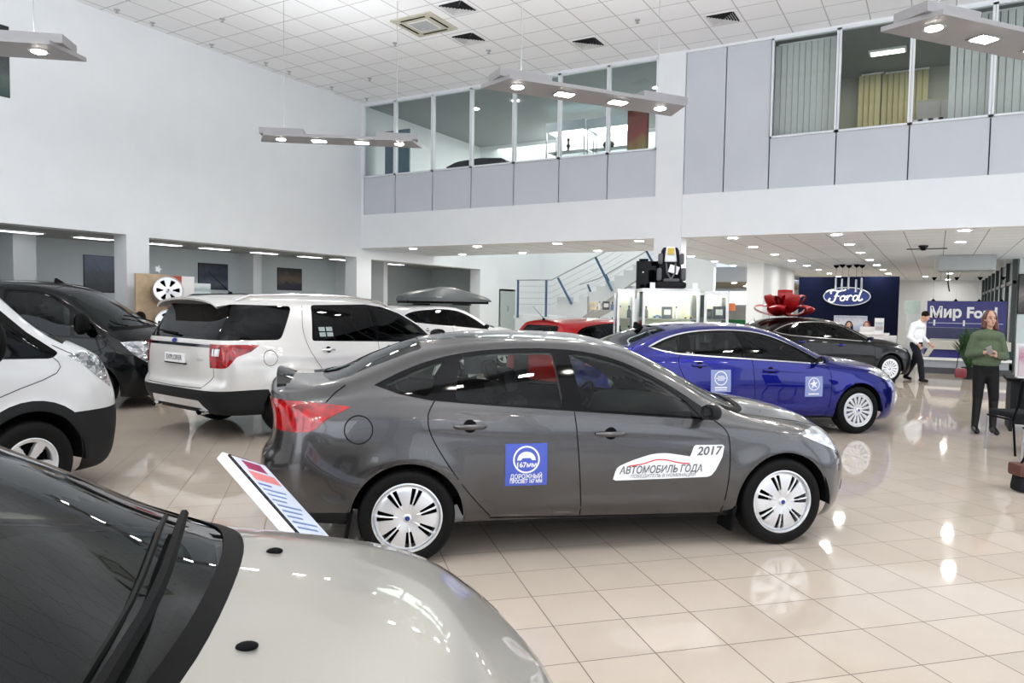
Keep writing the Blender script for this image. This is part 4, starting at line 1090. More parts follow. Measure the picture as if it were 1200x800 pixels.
# white van at the left edge
TR = warp(VAN, pw((-2.49, -2.9), (-1.49, -1.65), (1.44, 1.62), (1.9, 2.16), (2.46, 2.68)), pw((0, 0), (.335, .355), (.74, .86), (1.03, 1.16), (1.15, 1.26), (1.38, 1.48), (1.98, 2.45)), 1.03, rt=.352, rr=.215, zw=.355, ra=.43, zfloor=.5, belt_lim=1.25,
          zseat=.85, seats=(.5, -.7))
TR['cuts'] = TR['cuts'][:-1]+[(7, 'side', [(1.62+.515*math.cos(R(a)), .355+.515*math.sin(R(a))) for a in range(0, 360, 10)], lambda f: cy(f) > .6), (7, 'side', [(-3.1, .55), (1.0, .50), (1.05, .74), (2.3, .735), (3.0, .76), (3.0, .1), (-3.1, .1)], lambda f: True)]
TR['cuts'] = [((5, 'side', smooth2([(1.95, 1.215), (2.2, 1.235), (2.5, 1.15), (3.0, 1.02)], 3)+[(3.0, .84), (2.55, .875), (2.38, .90), (2.2, 1.02), (2.08, 1.13)], c[3]) if c[0] == 5 else c) for c in TR['cuts']]
TR['mirror'] = (1.22, 1.18, 1.36, 1.3, True)
wvp = paint('white_van_paint', (.60, .61, .62), .05, .3)
tran, TS, tbm, tC = build_car(TR, 'cargo_van', 'white van cut off by the left edge, black lower bumper and wheel arch', (-7.20, 1.43, 0), 92.5, wvp, MGLM, MGLD, wheel_style='spoke5')
# ================================================================ lamps on the ceilings
def lamp_bar(label, sx, sy, ang, first, gaps_, z=4.6, n0=.36, n1=.36, wires=(1, 1)):
    """bar with four spots; (sx, sy) is the first spot"""
    t = root('hanging_lamp_bar', label, 'ceiling lamp', (sx, sy, z), R(ang), 'hanging lamp bars')
    L_ = sum(gaps_); W_ = .29
    bm = bmesh.new(); prism(bm, [(-n0-.05, W_), (-n0+.12, -W_), (L_+n1-.12, -W_), (L_+n1+.05, W_)][::-1], 'z', 0, .05)
    ob('bar_body', bm, MBAR, t, smooth=False)
    for x0, x1 in ((-n0+.02, .42), (L_-.42, L_+n1-.02)):
        ob('driver_box', bmbox(x0, x1, -.20, .20, .05, .16, bev=.01), MBAR, t, smooth=False)
    x = 0
    for i, g_ in enumerate([0]+list(gaps_)):
        x += g_; sq = i in (1, 2)
        bm = bmesh.new()
        if sq:
            box(bm, x-.15, x+.15, -.10, .10, -.012, -.002); rim_ = ob('spot_frame', bm, MSTEEL, t, smooth=False)
            ob('spot_lamp', bmbox(x-.115, x+.115, -.075, .075, -.016, -.0121), MSPOT, rim_, smooth=False)
        else:
            lathe(bm, [(.0, -.004), (.11, -.006), (.115, .0)], 24, M=T(x, 0, 0)); rim_ = ob('spot_frame', bm, MSTEEL, t)
            bm = bmesh.new(); lathe(bm, [(0, -.012), (.075, -.012), (.08, -.0062)], 24, M=T(x, 0, 0)); ob('spot_lamp', bm, MSPOT, rim_)
    k_ = 1.35 if 'behind the viewpoint' in label else (.42 if 'room corner' in label else .9)
    up = area('added_uplight', (0, 0, 0), (0, 0, 0), L_+.3, .45, UPW*k_, (.95, .98, 1)); up.parent = t; up.location = (L_/2, 0, .20); up.rotation_euler = (math.pi, 0, 0)  # uplight added above the bar to brighten the high ceiling
    for wx in (.05, L_-.05):
        bm = bmesh.new(); tube(bm, [(wx, 0, .16), (wx, 0, ZT-z)], .006, 6); ob('hanging_wire', bm, MSTEEL, t)
    return t
lamp_bar('long grey hanging lamp bar before the white pillar and upper windows', -4.95, 8.55, 54.6, 0, (.71, .86, .73))
lamp_bar('small grey hanging lamp bar in front of the room corner', -10.29, 9.33, 36.9, 0, (.67, .76, .67))
lamp_bar('grey hanging lamp bar cut off by the left edge of the photo', -10.9, 3.40, 39.5, 0, (.67, .76, .67))
lamp_bar('grey hanging lamp bar cut off by the top right corner', -.14, 8.76, 51.6, 0, (.74, .86, .74))
for x_, y_, a_ in ((-5.2, -.6, 40), (-1.5, 2.4, 50), (-9.0, -3.0, 40), (-3.5, -5.0, 50), (2.8, -2.0, 50), (3.6, 6.5, 50)):  # extra bars out of view, added to help light the hall
    lamp_bar('grey hanging lamp bar over the cars behind the viewpoint', x_, y_, a_, 0, (.7, .86, .7))
# downlights
DL = [(-12.5, 16.0), (-12.5, 18.4), (-10.4, 18.4), (-8.05, 15.95), (-8.05, 18.4), (-5.95, 15.95), (-3.85, 15.95), (-10.4, 16.0)]
DL += [(-3.95, y) for y in (18.45, 21.2, 23.95, 26.9, 29.9, 33.1, 36.2, 38.4)] + [(-6.3, y) for y in (18.45, 21.2, 23.8, 26.3)]
DL += [(-1.8, y) for y in (15.95, 18.45, 21.2, 24.3, 27.2, 30.4, 33.6, 37.0)] + [(.38, y) for y in (15.95, 18.6, 30.6, 34.0, 40.3)] + [(-.5, 36.8), (2.6, 17.5), (2.6, 21), (4.8, 17.5), (4.8, 21)]
def downlight(x, y, z, label, r_=.115):
    t = root('downlight', label, 'ceiling light', (x, y, z), 0, 'round downlights in the lower ceiling')
    bm = bmesh.new(); lathe(bm, [(r_*.86, -.004), (r_*1.12, -.006), (r_*1.15, -.001)], 20); ob('trim_ring', bm, MWHITE, t)
    bm = bmesh.new(); lathe(bm, [(0, -.005), (r_*.86, -.005)], 20); ob('light_disc', bm, MDOWN, t)
for x, y in DL:
    downlight(x, y, ZL, 'round warm downlight in the grey tiled ceiling under the upper floor')
for x, y in ((-7.4, 31.2), (-7.2, 33.0), (-6.6, 31.6), (-6.3, 33.5), (-8.0, 36), (-6.4, 37)):
    downlight(x, y, 2.75, 'round warm downlight in the olive passage ceiling', .12)
# strip lights in side rooms
def strip(x, y, z, label, grp, l=.85, rz=90, m=None):
    t = root('strip_light', label, 'ceiling light', (x, y, z), R(rz), grp)
    ob('light_housing', bmbox(-l/2, l/2, -.16, .16, -.045, -.0, bev=.006), MWHITE, t, smooth=False)
    for q in (-.07, .07): ob('light_tube', bmbox(-l/2+.04, l/2-.04, q-.045, q+.045, -.055, -.046), m or MTUBE, t, smooth=False)
for y in (7.8, 9.3, 11.0, 12.4, 14.0, 15.7, 17.0, 19.6): strip(-16.1, y, 3.058, 'white strip light on the side room ceiling', 'strip lights of the side rooms')
for y in (6.3,): strip(-15.6, y, 3.058, 'white strip light on the side room ceiling', 'strip lights of the side rooms')
# vents, cassette, sprinklers, cameras
def vent(x, y, label, s=.56):
    t = root('ceiling_vent', label, 'vent', (x, y, ZT), R(90), 'square vents in the high ceiling')
    ob('vent_frame', bmbox(-s/2, s/2, -s/2, s/2, -.012, -.001), MWHITE, t, smooth=False)
    for sgx in (0, 1, 2, 3):
        for i in range(6):
            h = s/2*(i+.6)/6.4
            bm = bmesh.new(); M_ = rot(R(90*sgx)) @ T(0, h, -.02) @ rot(R(38 if sgx % 2 == 0 else 42), 'X')
            prism(bm, [(-h*.97, -.014), (h*.97, -.014), (h*.97, .014), (-h*.97, .014)], 'z', -.0015, .0015, M=M_)
            ob('vent_blade', bm, MWHITE if sgx in (0, 3) else MDGREY, t, smooth=False)
for x, y, l in ((-7.85, 11.3, 'square ceiling vent nearest the top edge, beside the beige air unit'), (-8.53, 12.69, 'square ceiling vent just right of the beige air unit'), (-6.47, 14.07, 'square ceiling vent above the long hanging lamp bar'), (-3.70, 14.07, 'square ceiling vent above the tall blind panels')): vent(x, y, l)
t = root('air_conditioner_cassette', 'beige square air conditioning cassette in the high ceiling', 'air conditioner', (-8.88, 11.66, ZT), 0)
ob('cassette_frame', bmbox(-.475, .475, -.475, .475, -.03, -.001, bev=.01), mat('beige_plastic', (.50, .48, .38), .5, noise=.03), t, smooth=False)
for a in range(4):
    bm = bmesh.new(); box(bm, -.29, .29, .34, .385, -.034, -.0305, M=rot(R(90*a))); ob('air_slot', bm, MBLACK, t, smooth=False)
bm = bmesh.new(); box(bm, -.24, .24, -.24, .24, -.04, -.0305); gr_ = ob('intake_panel', bm, MWHITE, t, smooth=False)
for i in range(-6, 7): ob('grille_bar', bmbox(-.21, .21, i*.034-.006, i*.034+.006, -.045, -.0405), MSTEEL, gr_, smooth=False)
for i, (x, y) in enumerate(((-13.6, 8.35), (-13.6, 9.07), (-12.2, 9.6), (-13.6, 10.43), (-13.5, 11.8), (-13.5, 12.5), (-13.5, 13.9), (-13.4, 15.1), (-12.15, 13.8), (-10.05, 12.2), (-8.55, 13.5), (-5.14, 13.4))):
    t = root('ceiling_sprinkler', 'small metal sprinkler head in the high white ceiling', 'sprinkler', (x, y, ZT), 0, 'sprinkler heads')
    bm = bmesh.new(); lathe(bm, [(.055, -.001), (.05, -.012), (.018, -.014), (.014, -.05), (0, -.05)], 14); ob('sprinkler_cup', bm, MSTEEL, t)
    bm = bmesh.new(); lathe(bm, [(0, -.062), (.035, -.060), (.035, -.064), (0, -.066)], 14); ob('sprinkler_plate', bm, MSTEEL, t)
def dome(x, y, z, label):
    t = root('security_camera', label, 'camera', (x, y, z), 0)
    bm = bmesh.new(); lathe(bm, [(.10, -.001), (.10, -.04), (.08, -.05)], 20); ob('camera_base', bm, MDGREY, t)
    bm = bmesh.new(); lathe(bm, [(.08, -.05), (.07, -.09), (.04, -.115), (0, -.12)], 20); ob('camera_dome', bm, MBGLOSS, t)
dome(-.33, 19.3, ZL, 'black dome camera on the lower ceiling before the dark banner')
dome(-15.2, 16.9, 3.06, 'black dome camera on the ceiling of the far left bay')
ob('vent_slot', bmbox(-.7, .15, 20.2, 20.45, ZL-.01, ZL-.001), MDGREY, None, smooth=False); tag(bpy.data.objects['vent_slot'], 'long grey air slot in the lower ceiling beside the dome camera', 'vent')

# ================================================================ upper floor contents
# walls
sbox('wall_upper_back', -13.9, -4.6, 21.5, 21.7, 4.11, 7.12, MW)
sbox('wall_upper_divider', -5.1, -4.9, YM+.4, 22, 4.11, 7.12, MW)
bm = bmesh.new(); tag(ob('blue_grey_blind', bmbox(-13.6, -12.75, 16.1, 16.16, 4.112, 6.5), mat('blue_grey_blind', (.10, .17, .24), .7, noise=.1), smooth=False), 'blue-grey blind behind the first upper window', 'blind')
def showcase_upper(x, y, label):
    t = root('glass_display_cabinet', label, 'display cabinet', (x, y, 4.11), 0, None)
    W, D, H = 1.15, .6, 2.35
    ob('cabinet_base', bmbox(-W/2, W/2, -D/2, D/2, 0, .5), MWHITE, t, smooth=False)
    for a in (-1, 1):
        for b in (-1, 1): ob('cabinet_post', bmbox(a*W/2-.015, a*W/2+.015, b*D/2-.015, b*D/2+.015, .5, H), MSTEEL, t, smooth=False)
    tp = ob('cabinet_top', bmbox(-W/2-.02, W/2+.02, -D/2-.02, D/2+.02, H, H+.25), mat('cabinet_top_grey_blue', (.40, .46, .50), .5, noise=.03), t, smooth=False)
    ob('cabinet_light', bmbox(-W/2+.06, W/2-.06, -D/2+.06, D/2-.06, H-.025, H-.001), emis('cabinet_glow', (.95, 1, .97), 9), tp, smooth=False)
    for z in (.95, 1.35, 1.8): ob('glass_shelf', bmbox(-W/2+.02, W/2-.02, -D/2+.02, D/2-.02, z, z+.01), MGLC, t, smooth=False)
    ob('cabinet_back', bmbox(-W/2+.02, W/2-.02, D/2-.02, D/2-.01, .5, H), MWHITE, t, smooth=False)
    return t
showcase_upper(-8.95, 18.4, 'lit glass cabinet on the upper floor holding a small figure, the left one')
showcase_upper(-7.75, 18.5, 'lit glass cabinet on the upper floor holding a dark helmet, the right one')
def trophy(x, y, z, label):
    t = root('figurine', label, 'figurine', (x, y, z), 0)
    bm = bmesh.new(); lathe(bm, [(0, 0), (.07, 0), (.07, .03), (.02, .05), (.035, .12), (.06, .17), (.025, .22), (.03, .27), (0, .30)], 16); ob('figure_body', bm, MBLACK, t)
    bm = bmesh.new(); sph(bm, (0, 0, .33), .045); ob('figure_head', bm, MBLACK, t)
trophy(-8.95, 18.3, 4.11+1.812, 'small dark figurine on the glass shelf of the upper left cabinet')
t = root('helmet', 'small dark helmet on the top shelf of the upper right cabinet', 'helmet', (-7.8, 18.4, 4.11+1.83), 0)
bm = bmesh.new(); bmesh.ops.create_uvsphere(bm, u_segments=20, v_segments=12, radius=.14, matrix=T(0, 0, .09) @ Matrix.Diagonal((1.15, .9, .8, 1)))
for v in bm.verts:
    if v.co.z < .02: v.co.z = .02-.02
ob('helmet_shell', bm, MDGREY, t)
bm = bmesh.new(); box(bm, -.04, .12, -.152, -.10, .06, .12, bev=.01); ob('helmet_visor', bm, MBGLOSS, t)
# black curved thing
t = root('covered_display', 'black round-topped covered shape behind the upper windows left of the cabinets', 'cover', (-10.85, 16.9, 4.11), R(4))
bm = bmesh.new(); prism(bm, [(-1.05, 0), (-1.05, .95), (-.92, 1.28), (-.55, 1.42), (.2, 1.47), (.85, 1.42), (1.05, 1.22), (1.1, 0)], 'y', -.5, .5); bmesh.ops.bevel(bm, geom=bm.edges[:], offset=.05, segments=2, affect='EDGES'); ob('black_cover', bm, MDGREY, t)
ob('cover_base', bmbox(-1.1, 1.12, -.52, .52, 0, .1), MBLACK, t, smooth=False)
# sloping white stair soffit seen inside
multi('trim_upper_soffit', [(-11.2, -8.6, 20.2, 21.5, 6.1, 6.3), (-11.2, -8.6, 20.6, 21.5, 5.8, 6.0)], MWHITE)
t = root('wall_poster', 'tall red and green picture behind the last upper window before the pillar', 'poster', (-6.45, 17.0, 4.2), 0)
def poster_mat(name, cols, scale=3, zs=1.0):
    m = bpy.data.materials.new(name); nt, b = nodes(m); N = nt.nodes.new; L = nt.links.new
    tc = N('ShaderNodeTexCoord'); nz = N('ShaderNodeTexNoise'); nz.inputs['Scale'].default_value = scale; nz.inputs['Detail'].default_value = 5; nz.inputs['Distortion'].default_value = 1.2
    L(tc.outputs['Generated'], nz.inputs['Vector']); sp = N('ShaderNodeSeparateXYZ'); L(tc.outputs['Generated'], sp.inputs[0])
    ad = N('ShaderNodeMath'); ad.operation = 'MULTIPLY_ADD'; L(nz.outputs['Fac'], ad.inputs[0]); ad.inputs[1].default_value = .45; L(sp.outputs[2], ad.inputs[2])
    sb = N('ShaderNodeMath'); sb.operation = 'SUBTRACT'; L(ad.outputs[0], sb.inputs[0]); sb.inputs[1].default_value = .22
    cr = N('ShaderNodeValToRGB'); e = cr.color_ramp.elements
    while len(e) < len(cols): e.new(.5)
    for i, c in enumerate(cols): e[i].position = i/(len(cols)-1); e[i].color = (*c, 1)
    L(sb.outputs[0], cr.inputs['Fac']); L(cr.outputs['Color'], b.inputs['Base Color']); b.inputs['Roughness'].default_value = .35
    return m
ob('poster_sheet', bmbox(-.25, .25, -.01, .01, 0, 2.25), poster_mat('poster_red_green', [(.02, .02, .02), (.05, .10, .03), (.35, .32, .10), (.30, .03, .03), (.20, .03, .02)]), t, smooth=False)
ob('poster_frame', bmbox(-.27, .27, .011, .025, -.02, 2.27), MBLACK, t, smooth=False)
# blinds of the offices at the right
MBL = mat('pale_green_blind', (.72, .74, .73), .8, noise=.05); MBY = mat('yellow_blind', (.52, .48, .26), .8, noise=.06)
def blind(x0, x1, y, label, m, ang=24, pitch=.115, z0=4.3, z1=7.05):
    t = root('vertical_blind', label, 'blind', (x0, y, 0), 0)
    ob('blind_rail', bmbox(0, x1-x0, -.02, .02, z1, z1+.03), MWHITE, t, smooth=False)
    n_ = int((x1-x0)/pitch)
    me = None
    for i in range(n_+1):
        if me is None:
            o = ob('blind_slat', bmbox(-.055, .055, -.002, .002, z0, z1), m, t, smooth=False); me = o.data
        else: o = bpy.data.objects.new('blind_slat', me); link(o, t)
        o.location = (i*pitch, 0, 0); o.rotation_euler = (0, 0, R(ang+6*math.sin(i*1.7)))
blind(-3.0, -1.9, YM+.35, 'closed pale vertical blind in the first office window', MBL)
blind(-1.7, -1.25, YM+3.2, 'yellowish vertical blind at the back of the office, left of the cupboard', MBY)
blind(-1.22, -.35, YM+3.3, 'wide yellowish vertical blind at the back of the second office window', MBY)
blind(.08, .66, YM+.35, 'pale vertical blind in the right half of the third office window', MBL)
blind(.72, 1.9, YM+.35, 'pale vertical blind in the office window at the right edge', MBL)
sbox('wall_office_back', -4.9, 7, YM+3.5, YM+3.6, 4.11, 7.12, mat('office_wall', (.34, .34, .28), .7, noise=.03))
strip(-1.1, 17.3, 7.118, 'bright square lamp on the office ceiling behind the second window', None, .7, 0, emis('office_glow', (1, .97, .8), 5))
bpy.data.objects['strip_light'] and None
t = root('filing_cupboard', 'grey cupboard at the back of the office', 'cupboard', (-.1, YM+2.85, 4.11), 0)
ob('cupboard_body', bmbox(-.45, .45, -.2, .25, 0, 2.1), mat('grey_green_cupboard', (.28, .28, .23), .5, noise=.04), t, smooth=False)
for s in (-1, 1): d_ = ob('cupboard_door', bmbox(s*.225-.215, s*.225+.215, -.22, -.2, .05, 2.05), MBAR, t, smooth=False); ob('cupboard_handle', bmbox(s*.05-.01, s*.05+.01, -.245, -.22, 1.0, 1.2), MSTEEL, d_, smooth=False)
for i in range(6):
    t = root('ring_binder', 'white and navy ring binder in the row on the office sill', 'binder', (-.50+.085*i, YM+.6, 5.0), 0, 'ring binders on the office sill')
    ob('binder_cover', bmbox(-.035, .035, -.12, .12, 0, .32), MWHITE if i % 2 == 0 else MBLUE, t, smooth=False); ob('binder_label', bmbox(-.02, .02, -.124, -.1205, .1, .24), MPAPER, t, smooth=False)
t = root('office_shelf', 'low white shelf board under the ring binders', 'shelf', (-.3, YM+.6, 4.11), 0); ob('shelf_top', bmbox(-.45, .45, -.15, .15, .85, .89), MWHITE, t, smooth=False); ob('shelf_side', bmbox(-.45, -.42, -.15, .15, 0, .85), MWHITE, t, smooth=False); ob('shelf_side', bmbox(.42, .45, -.15, .15, 0, .85), MWHITE, t, smooth=False)
for x, y in ((-11.3, 17.2), (-6.2, 17.6), (-9.9, 17.0)): downlight(x, y, 7.118, 'small downlight in the dim ceiling of the upper gallery')
area('upper_gallery_lamp', (-9.2, 19.3, 7.0), (0, 0, 0), 6, 2.5, 200, (.92, 1, .97))
area('added_stairwell_fill', (-10.2, 22.6, 7.0), (0, 0, 0), 6, 4, 260, (.95, 1, .98))  # unseen area light added overhead to brighten the stairwell
area('office_lamp', (-.2, 17.4, 7.0), (0, 0, 0), 5, 1.5, 45, (1, .96, .84))

# ================================================================ pictures in the side rooms
def picture(x, y0, y1, z0, z1, label, cols, sc=4):
    t = root('framed_picture', label, 'picture', (x, (y0+y1)/2, z0), 0)
    w_ = (y1-y0)/2
    ob('picture_print', bmbox(.012, .022, -w_, w_, 0, z1-z0), poster_mat('print_'+label.split()[0], cols, sc), t, smooth=False)
    ob('picture_frame', bmbox(0, .012, -w_-.01, w_+.01, -.01, z1-z0+.01), MBLACK, t, smooth=False)
picture(BX, 9.85, 10.62, 1.85, 2.72, 'bluish landscape picture in the first side bay', [(.03, .03, .04), (.05, .06, .07), (.08, .10, .13), (.14, .18, .26), (.18, .22, .32)])
picture(BX, 12.95, 13.9, 2.0, 2.71, 'dark picture of a pale car behind the wheel display', [(.02, .03, .05), (.10, .13, .18), (.03, .04, .07), (.05, .06, .09), (.02, .02, .03)])
picture(BX, 15.72, 16.7, 2.05, 2.72, 'dark brownish street picture in the second side bay', [(.02, .02, .04), (.03, .03, .05), (.16, .11, .08), (.06, .05, .05), (.02, .02, .02)])
picture(WX, 5.75, 6.60, 5.12, 6.3, 'dark green picture high on the wall at the left edge', [(.04, .08, .07), (.10, .13, .12), (.05, .06, .06), (.02, .02, .02), (.01, .01, .01)])

# ================================================================ wheel display
t = root('wheel_display_stand', 'wooden, red and white display boards with holders at the arcade pier', 'display', (-13.42, 8.55, 0), 0)
ob('wooden_board', bmbox(-.05, 0, 0, .66, 0, 2.2, bev=.004), MWOOD, t, smooth=False)
ob('red_board', bmbox(-.06, -.01, .66, 1.0, 0, 2.18, bev=.004), MORAN, t, smooth=False)
ob('white_board', bmbox(-.07, -.02, 1.0, 1.3, 0, 2.18, bev=.004), MWHITE, t, smooth=False)
ob('notice_board', bmbox(-.07, -.05, 1.32, 1.72, 1.78, 2.05, bev=.004), poster_mat('notice', [(.5, .6, .62), (.6, .68, .7), (.3, .4, .42), (.6, .66, .68), (.7, .75, .78)], 8), t, smooth=False)
ob('white_star_sign', (lambda g: ([(.02, .46+u, 2.30+v) for u, v in g[0]], g[1]))(([(.09*(1 if i % 2 == 0 else .45)*math.cos(R(36*i)), .09*(1 if i % 2 == 0 else .45)*math.sin(R(36*i))) for i in range(10)], [tuple(range(10))])), MPAPER, t, smooth=False)
def show_wheel(y, z, label, tyre=False):
    _, rm, hb, bd = wheel_meshes('six', .335, .27, .30)
    w_ = root('alloy_wheel', label, 'wheel rim', (-13.14, y, z), 0)
    o = bpy.data.objects.new('rim_spokes', rm); link(o, w_); o.rotation_euler = (0, R(78), R(-25)); o.location = (0, 0, 0)
    h = bpy.data.objects.new('hub_cap', hb); link(h, o)
    bm = bmesh.new(); lathe(bm, [(.275, -.13), (.262, -.10), (.252, 0), (.262, .11), (.275, .14)], 48); ob('rim_barrel', bm, MSTEEL, o)
show_wheel(9.02, 1.86, 'silver six-spoke wheel rim hung high on the wooden board')
show_wheel(9.05, 1.22, 'lower wheel rim on the wooden board, half hidden by the black van')

# ================================================================ stairs
t = root('staircase', 'grey stairs with landing rising to the right behind the red car', 'staircase', (0, 0, 0), 0)
YS0, YS1 = 21.2, 22.7; ZLd = 1.36
ob('landing', bmbox(-12.3, -10.35, YS0, YS1, ZLd-.12, ZLd), MCONC, t, smooth=False)
ob('landing_support', bmbox(-12.1, -10.6, YS1-.2, YS1, 0, ZLd-.12), MCONC, t, smooth=False)
prof = [(-10.75, ZLd)]; x, z = -10.35, ZLd; st_pts = []
prof = [(-10.68, ZLd-.02), (-10.68, ZLd+.61), (-10.20, ZLd+.61)]
x, z = -10.20, ZLd+.46
while z < 3.05:
    prof += [(x, z), (x+.30, z)]; x += .30; z += .165
prof += [(x, z-.5), (-10.2, ZLd-.3)]
bm = bmesh.new(); prism(bm, prof, 'y', YS0+.02, YS0+.25); ob('stringer', bm, mat('pale_grey_stringer', (.50, .53, .55), .6, noise=.02), t, smooth=False)
x, z = -10.35, ZLd
i = 0
while z < 3.02:
    z += .165
    ob('step', bmbox(x, x+.34, YS0+.25, YS1, z-.05, z), MCONC, t, smooth=False); x += .30; i += 1
bm = bmesh.new(); prism(bm, [(-10.2, ZLd-.25), (x, z-.45), (x, z-.3), (-10.2, ZLd-.1)], 'y', YS0+.26, YS1); ob('stair_slab', bm, MCONC, t, smooth=False)
i = 0; x = -10.6; z = ZLd-.165
while z > 0:
    ob('step', bmbox(x-.0, x+.32, YS1+.05, YS1+1.3, z-.05, z), MCONC, t, smooth=False); x -= .0-.30; z -= .165
def railing(y, label, posts, pts, cords=True):
    t = root('stair_railing', label, 'railing', (0, y, 0), 0)
    bm = bmesh.new(); tube(bm, [(a, 0, b) for a, b in pts], .022, 8); ob('handrail', bm, MSTEEL, t)
    for (x0, z0, x1, z1) in posts:
        bm = bmesh.new(); tube(bm, [(x0, 0, z0), (x1, 0, z1)], .038, 8); ob('railing_post', bm, MSTEELB, t)
    for k in range(1, 5):
        d = .19*k
        bm = bmesh.new(); tube(bm, [(a, 0, b-d*1.05) for a, b in pts], .006, 5); ob('railing_cable', bm, MSTEEL, t)
railing(YS0-.06, 'near blue and steel stair railing with thin cables', [(-12.1, 1.27, -12.1, 2.52), (-11.04, 1.32, -11.04, 2.52), (-10.12, 1.75, -10.62, 2.58), (-8.73, 2.17, -9.32, 3.22)], [(-12.15, 2.52), (-10.85, 2.52), (-9.2, 3.28), (-8.4, 3.72)])
railing(YS1+.06, 'far blue stair railing behind the near one', [(-9.95, 1.6, -10.3, 2.42), (-9.3, 2.1, -9.65, 2.75), (-7.85, 2.85, -8.3, 3.6)], [(-10.6, 2.42), (-9.9, 2.62), (-7.9, 3.68)])
t = tag(ob('notice_board', bmbox(-8.45, -8.15, 22.68, 22.72, 2.95, 3.25), MBLUE, smooth=False), 'small navy board above the staircase', 'board')
t = root('door_panel', 'pale grey service door left of the staircase', 'door', (WX, 23.45, 0), 0)
ob('door_leaf', bmbox(0.01, .05, -.5, .55, .0, 2.2), mat('pale_green_door', (.42, .47, .45), .5, noise=.03), t, smooth=False)
ob('door_frame', merge([((lambda b_: b_)(([(0.0, a, z) for a, z in ((-.56, 0), (-.56, 2.27), (.61, 2.27), (.61, 0), (.55, 0), (.55, 2.2), (-.5, 2.2), (-.5, 0))], [tuple(range(8))])))]), MSTEEL, t, smooth=False)
ob('door_sign', bmbox(.051, .056, -.05, .08, 1.45, 1.65), MBAR, t, smooth=False)
# ================================================================ things in the hall
# roof box on the white crossover
rz_ = R(60)
t = root('roof_box', 'dark grey roof box with a peaked lid on top of the white crossover car', 'roof box', (-11.6, 16.35, 1.66), rz_)
bm = bmesh.new()
secs = [(-1.35, .30, .14, .40), (-1.2, .40, .22, .40), (-.6, .42, .33, .42), (-.2, .43, .40, .43), (.2, .43, .38, .42), (.8, .40, .24, .38), (1.15, .34, .12, .33), (1.25, .25, .07, .24)]
rings = []
for x, wd, h, wt in secs:
    rings.append([bm.verts.new((x, a*wd, z+.10)) for a, z in ((-1, 0), (-1.02, h*.35), (-.75, h*.85), (0, h), (.75, h*.85), (1.02, h*.35), (1, 0))])
for A, B in zip(rings[:-1], rings[1:]):
    for k in range(6): bm.faces.new((A[k], A[k+1], B[k+1], B[k]))
    bm.faces.new((A[6], A[0], B[0], B[6]))
bm.faces.new(rings[0]); bm.faces.new(rings[-1][::-1])
bmesh.ops.recalc_face_normals(bm, faces=bm.faces)
ob('box_lid', bm, mat('roof_box_grey', (.075, .085, .09), .45, noise=.04), t)
bm = bmesh.new(); prism(bm, [(-1.3, -.36), (1.1, -.36), (1.2, 0), (1.1, .36), (-1.3, .36)], 'z', .04, .11); ob('box_base', bm, MBLACK, t)
for x in (-.75, .45):
    bm = bmesh.new(); box(bm, x-.03, x+.03, -.55, .55, .0, .035, bev=.008); ob('cross_bar', bm, MBLACK, t)
bm = bmesh.new(); box(bm, -.5, -.34, -.44, -.43, .2, .22); ob('box_lock', bm, MSTEEL, t, smooth=False)
# red bow on the black car
MBOW = mat('red_bow_foil', (.30, .004, .008), .38, .15, .3, noise=.15, nscale=6)
t = root('gift_bow', 'big shiny red bow sitting on the roof of the black car', 'bow', (-3.16, 18.40, 1.53), R(40))
t.scale = (1.22, 1.22, 1.15)
def loop(bm, ax_ang, tilt, ln, wd, h, base=.05):
    n = 18; prof = []
    for i in range(n+1):
        a = 2*math.pi*i/n; prof.append((ln*.5*(1-math.cos(a)), h*math.sin(a)*(1 if i else 1)))
    M_ = T(0, 0, base) @ rot(R(ax_ang)) @ rot(R(-tilt), 'Y'); rows = []
    for u, v in prof:
        ww = wd*(.35+.65*math.sin(min(1, u/ln)*math.pi*.62)); rows.append([bm.verts.new(M_ @ Vector((u, w_*ww, v+.02*math.cos(w_*3)))) for w_ in (-1, -.5, 0, .5, 1)])
    for A, B in zip(rows[:-1], rows[1:]):
        for k in range(4): bm.faces.new((A[k], A[k+1], B[k+1], B[k]))
for k, (a, tl, ln, wd, h) in enumerate([(10, 12, .60, .15, .085), (82, 12, .56, .15, .085), (154, 12, .58, .15, .085), (226, 12, .60, .15, .085), (298, 12, .56, .15, .085),
                           (45, 46, .52, .15, .08), (118, 48, .52, .15, .08), (190, 46, .52, .15, .08), (262, 48, .52, .15, .08), (334, 46, .52, .15, .08), (60, 76, .50, .14, .08), (240, 78, .50, .14, .08)]):
    bm = bmesh.new(); loop(bm, a, tl, ln, wd, h); ob('bow_loop', bm, MBOW, t)
bm = bmesh.new(); lathe(bm, [(0, .01), (.12, .01), (.12, .06), (0, .14)], 16); ob('bow_knot', bm, MBOW, t)
# price stand
A_ = Vector((-3.38, 2.66, .86)); B_ = Vector((-2.62, 2.63, .40))
t = root('price_stand', 'slanted white price board on a low stand behind the grey car', 'sign stand', (-3.0, 2.65, 0), 0)
dv = (B_-A_); ln_ = dv.length; xa_ = dv.normalized(); ya_ = Vector((-.66, .75, 0)); ya_ = (ya_-xa_*ya_.dot(xa_)).normalized(); za_ = xa_.cross(ya_)
MM = Matrix((( xa_.x, ya_.x, za_.x, A_.x+3.0), (xa_.y, ya_.y, za_.y, A_.y-2.65), (xa_.z, ya_.z, za_.z, A_.z), (0, 0, 0, 1)))
bm = bmesh.new(); box(bm, 0, ln_, -.02, .36, -.05, .0, M=MM, bev=.006); brd = ob('board', bm, MWHITE, t)
bm = bmesh.new(); box(bm, .03, ln_-.08, .0, .34, .0005, .012, M=MM); ob('clear_cover', bm, MGLC, brd, smooth=False)
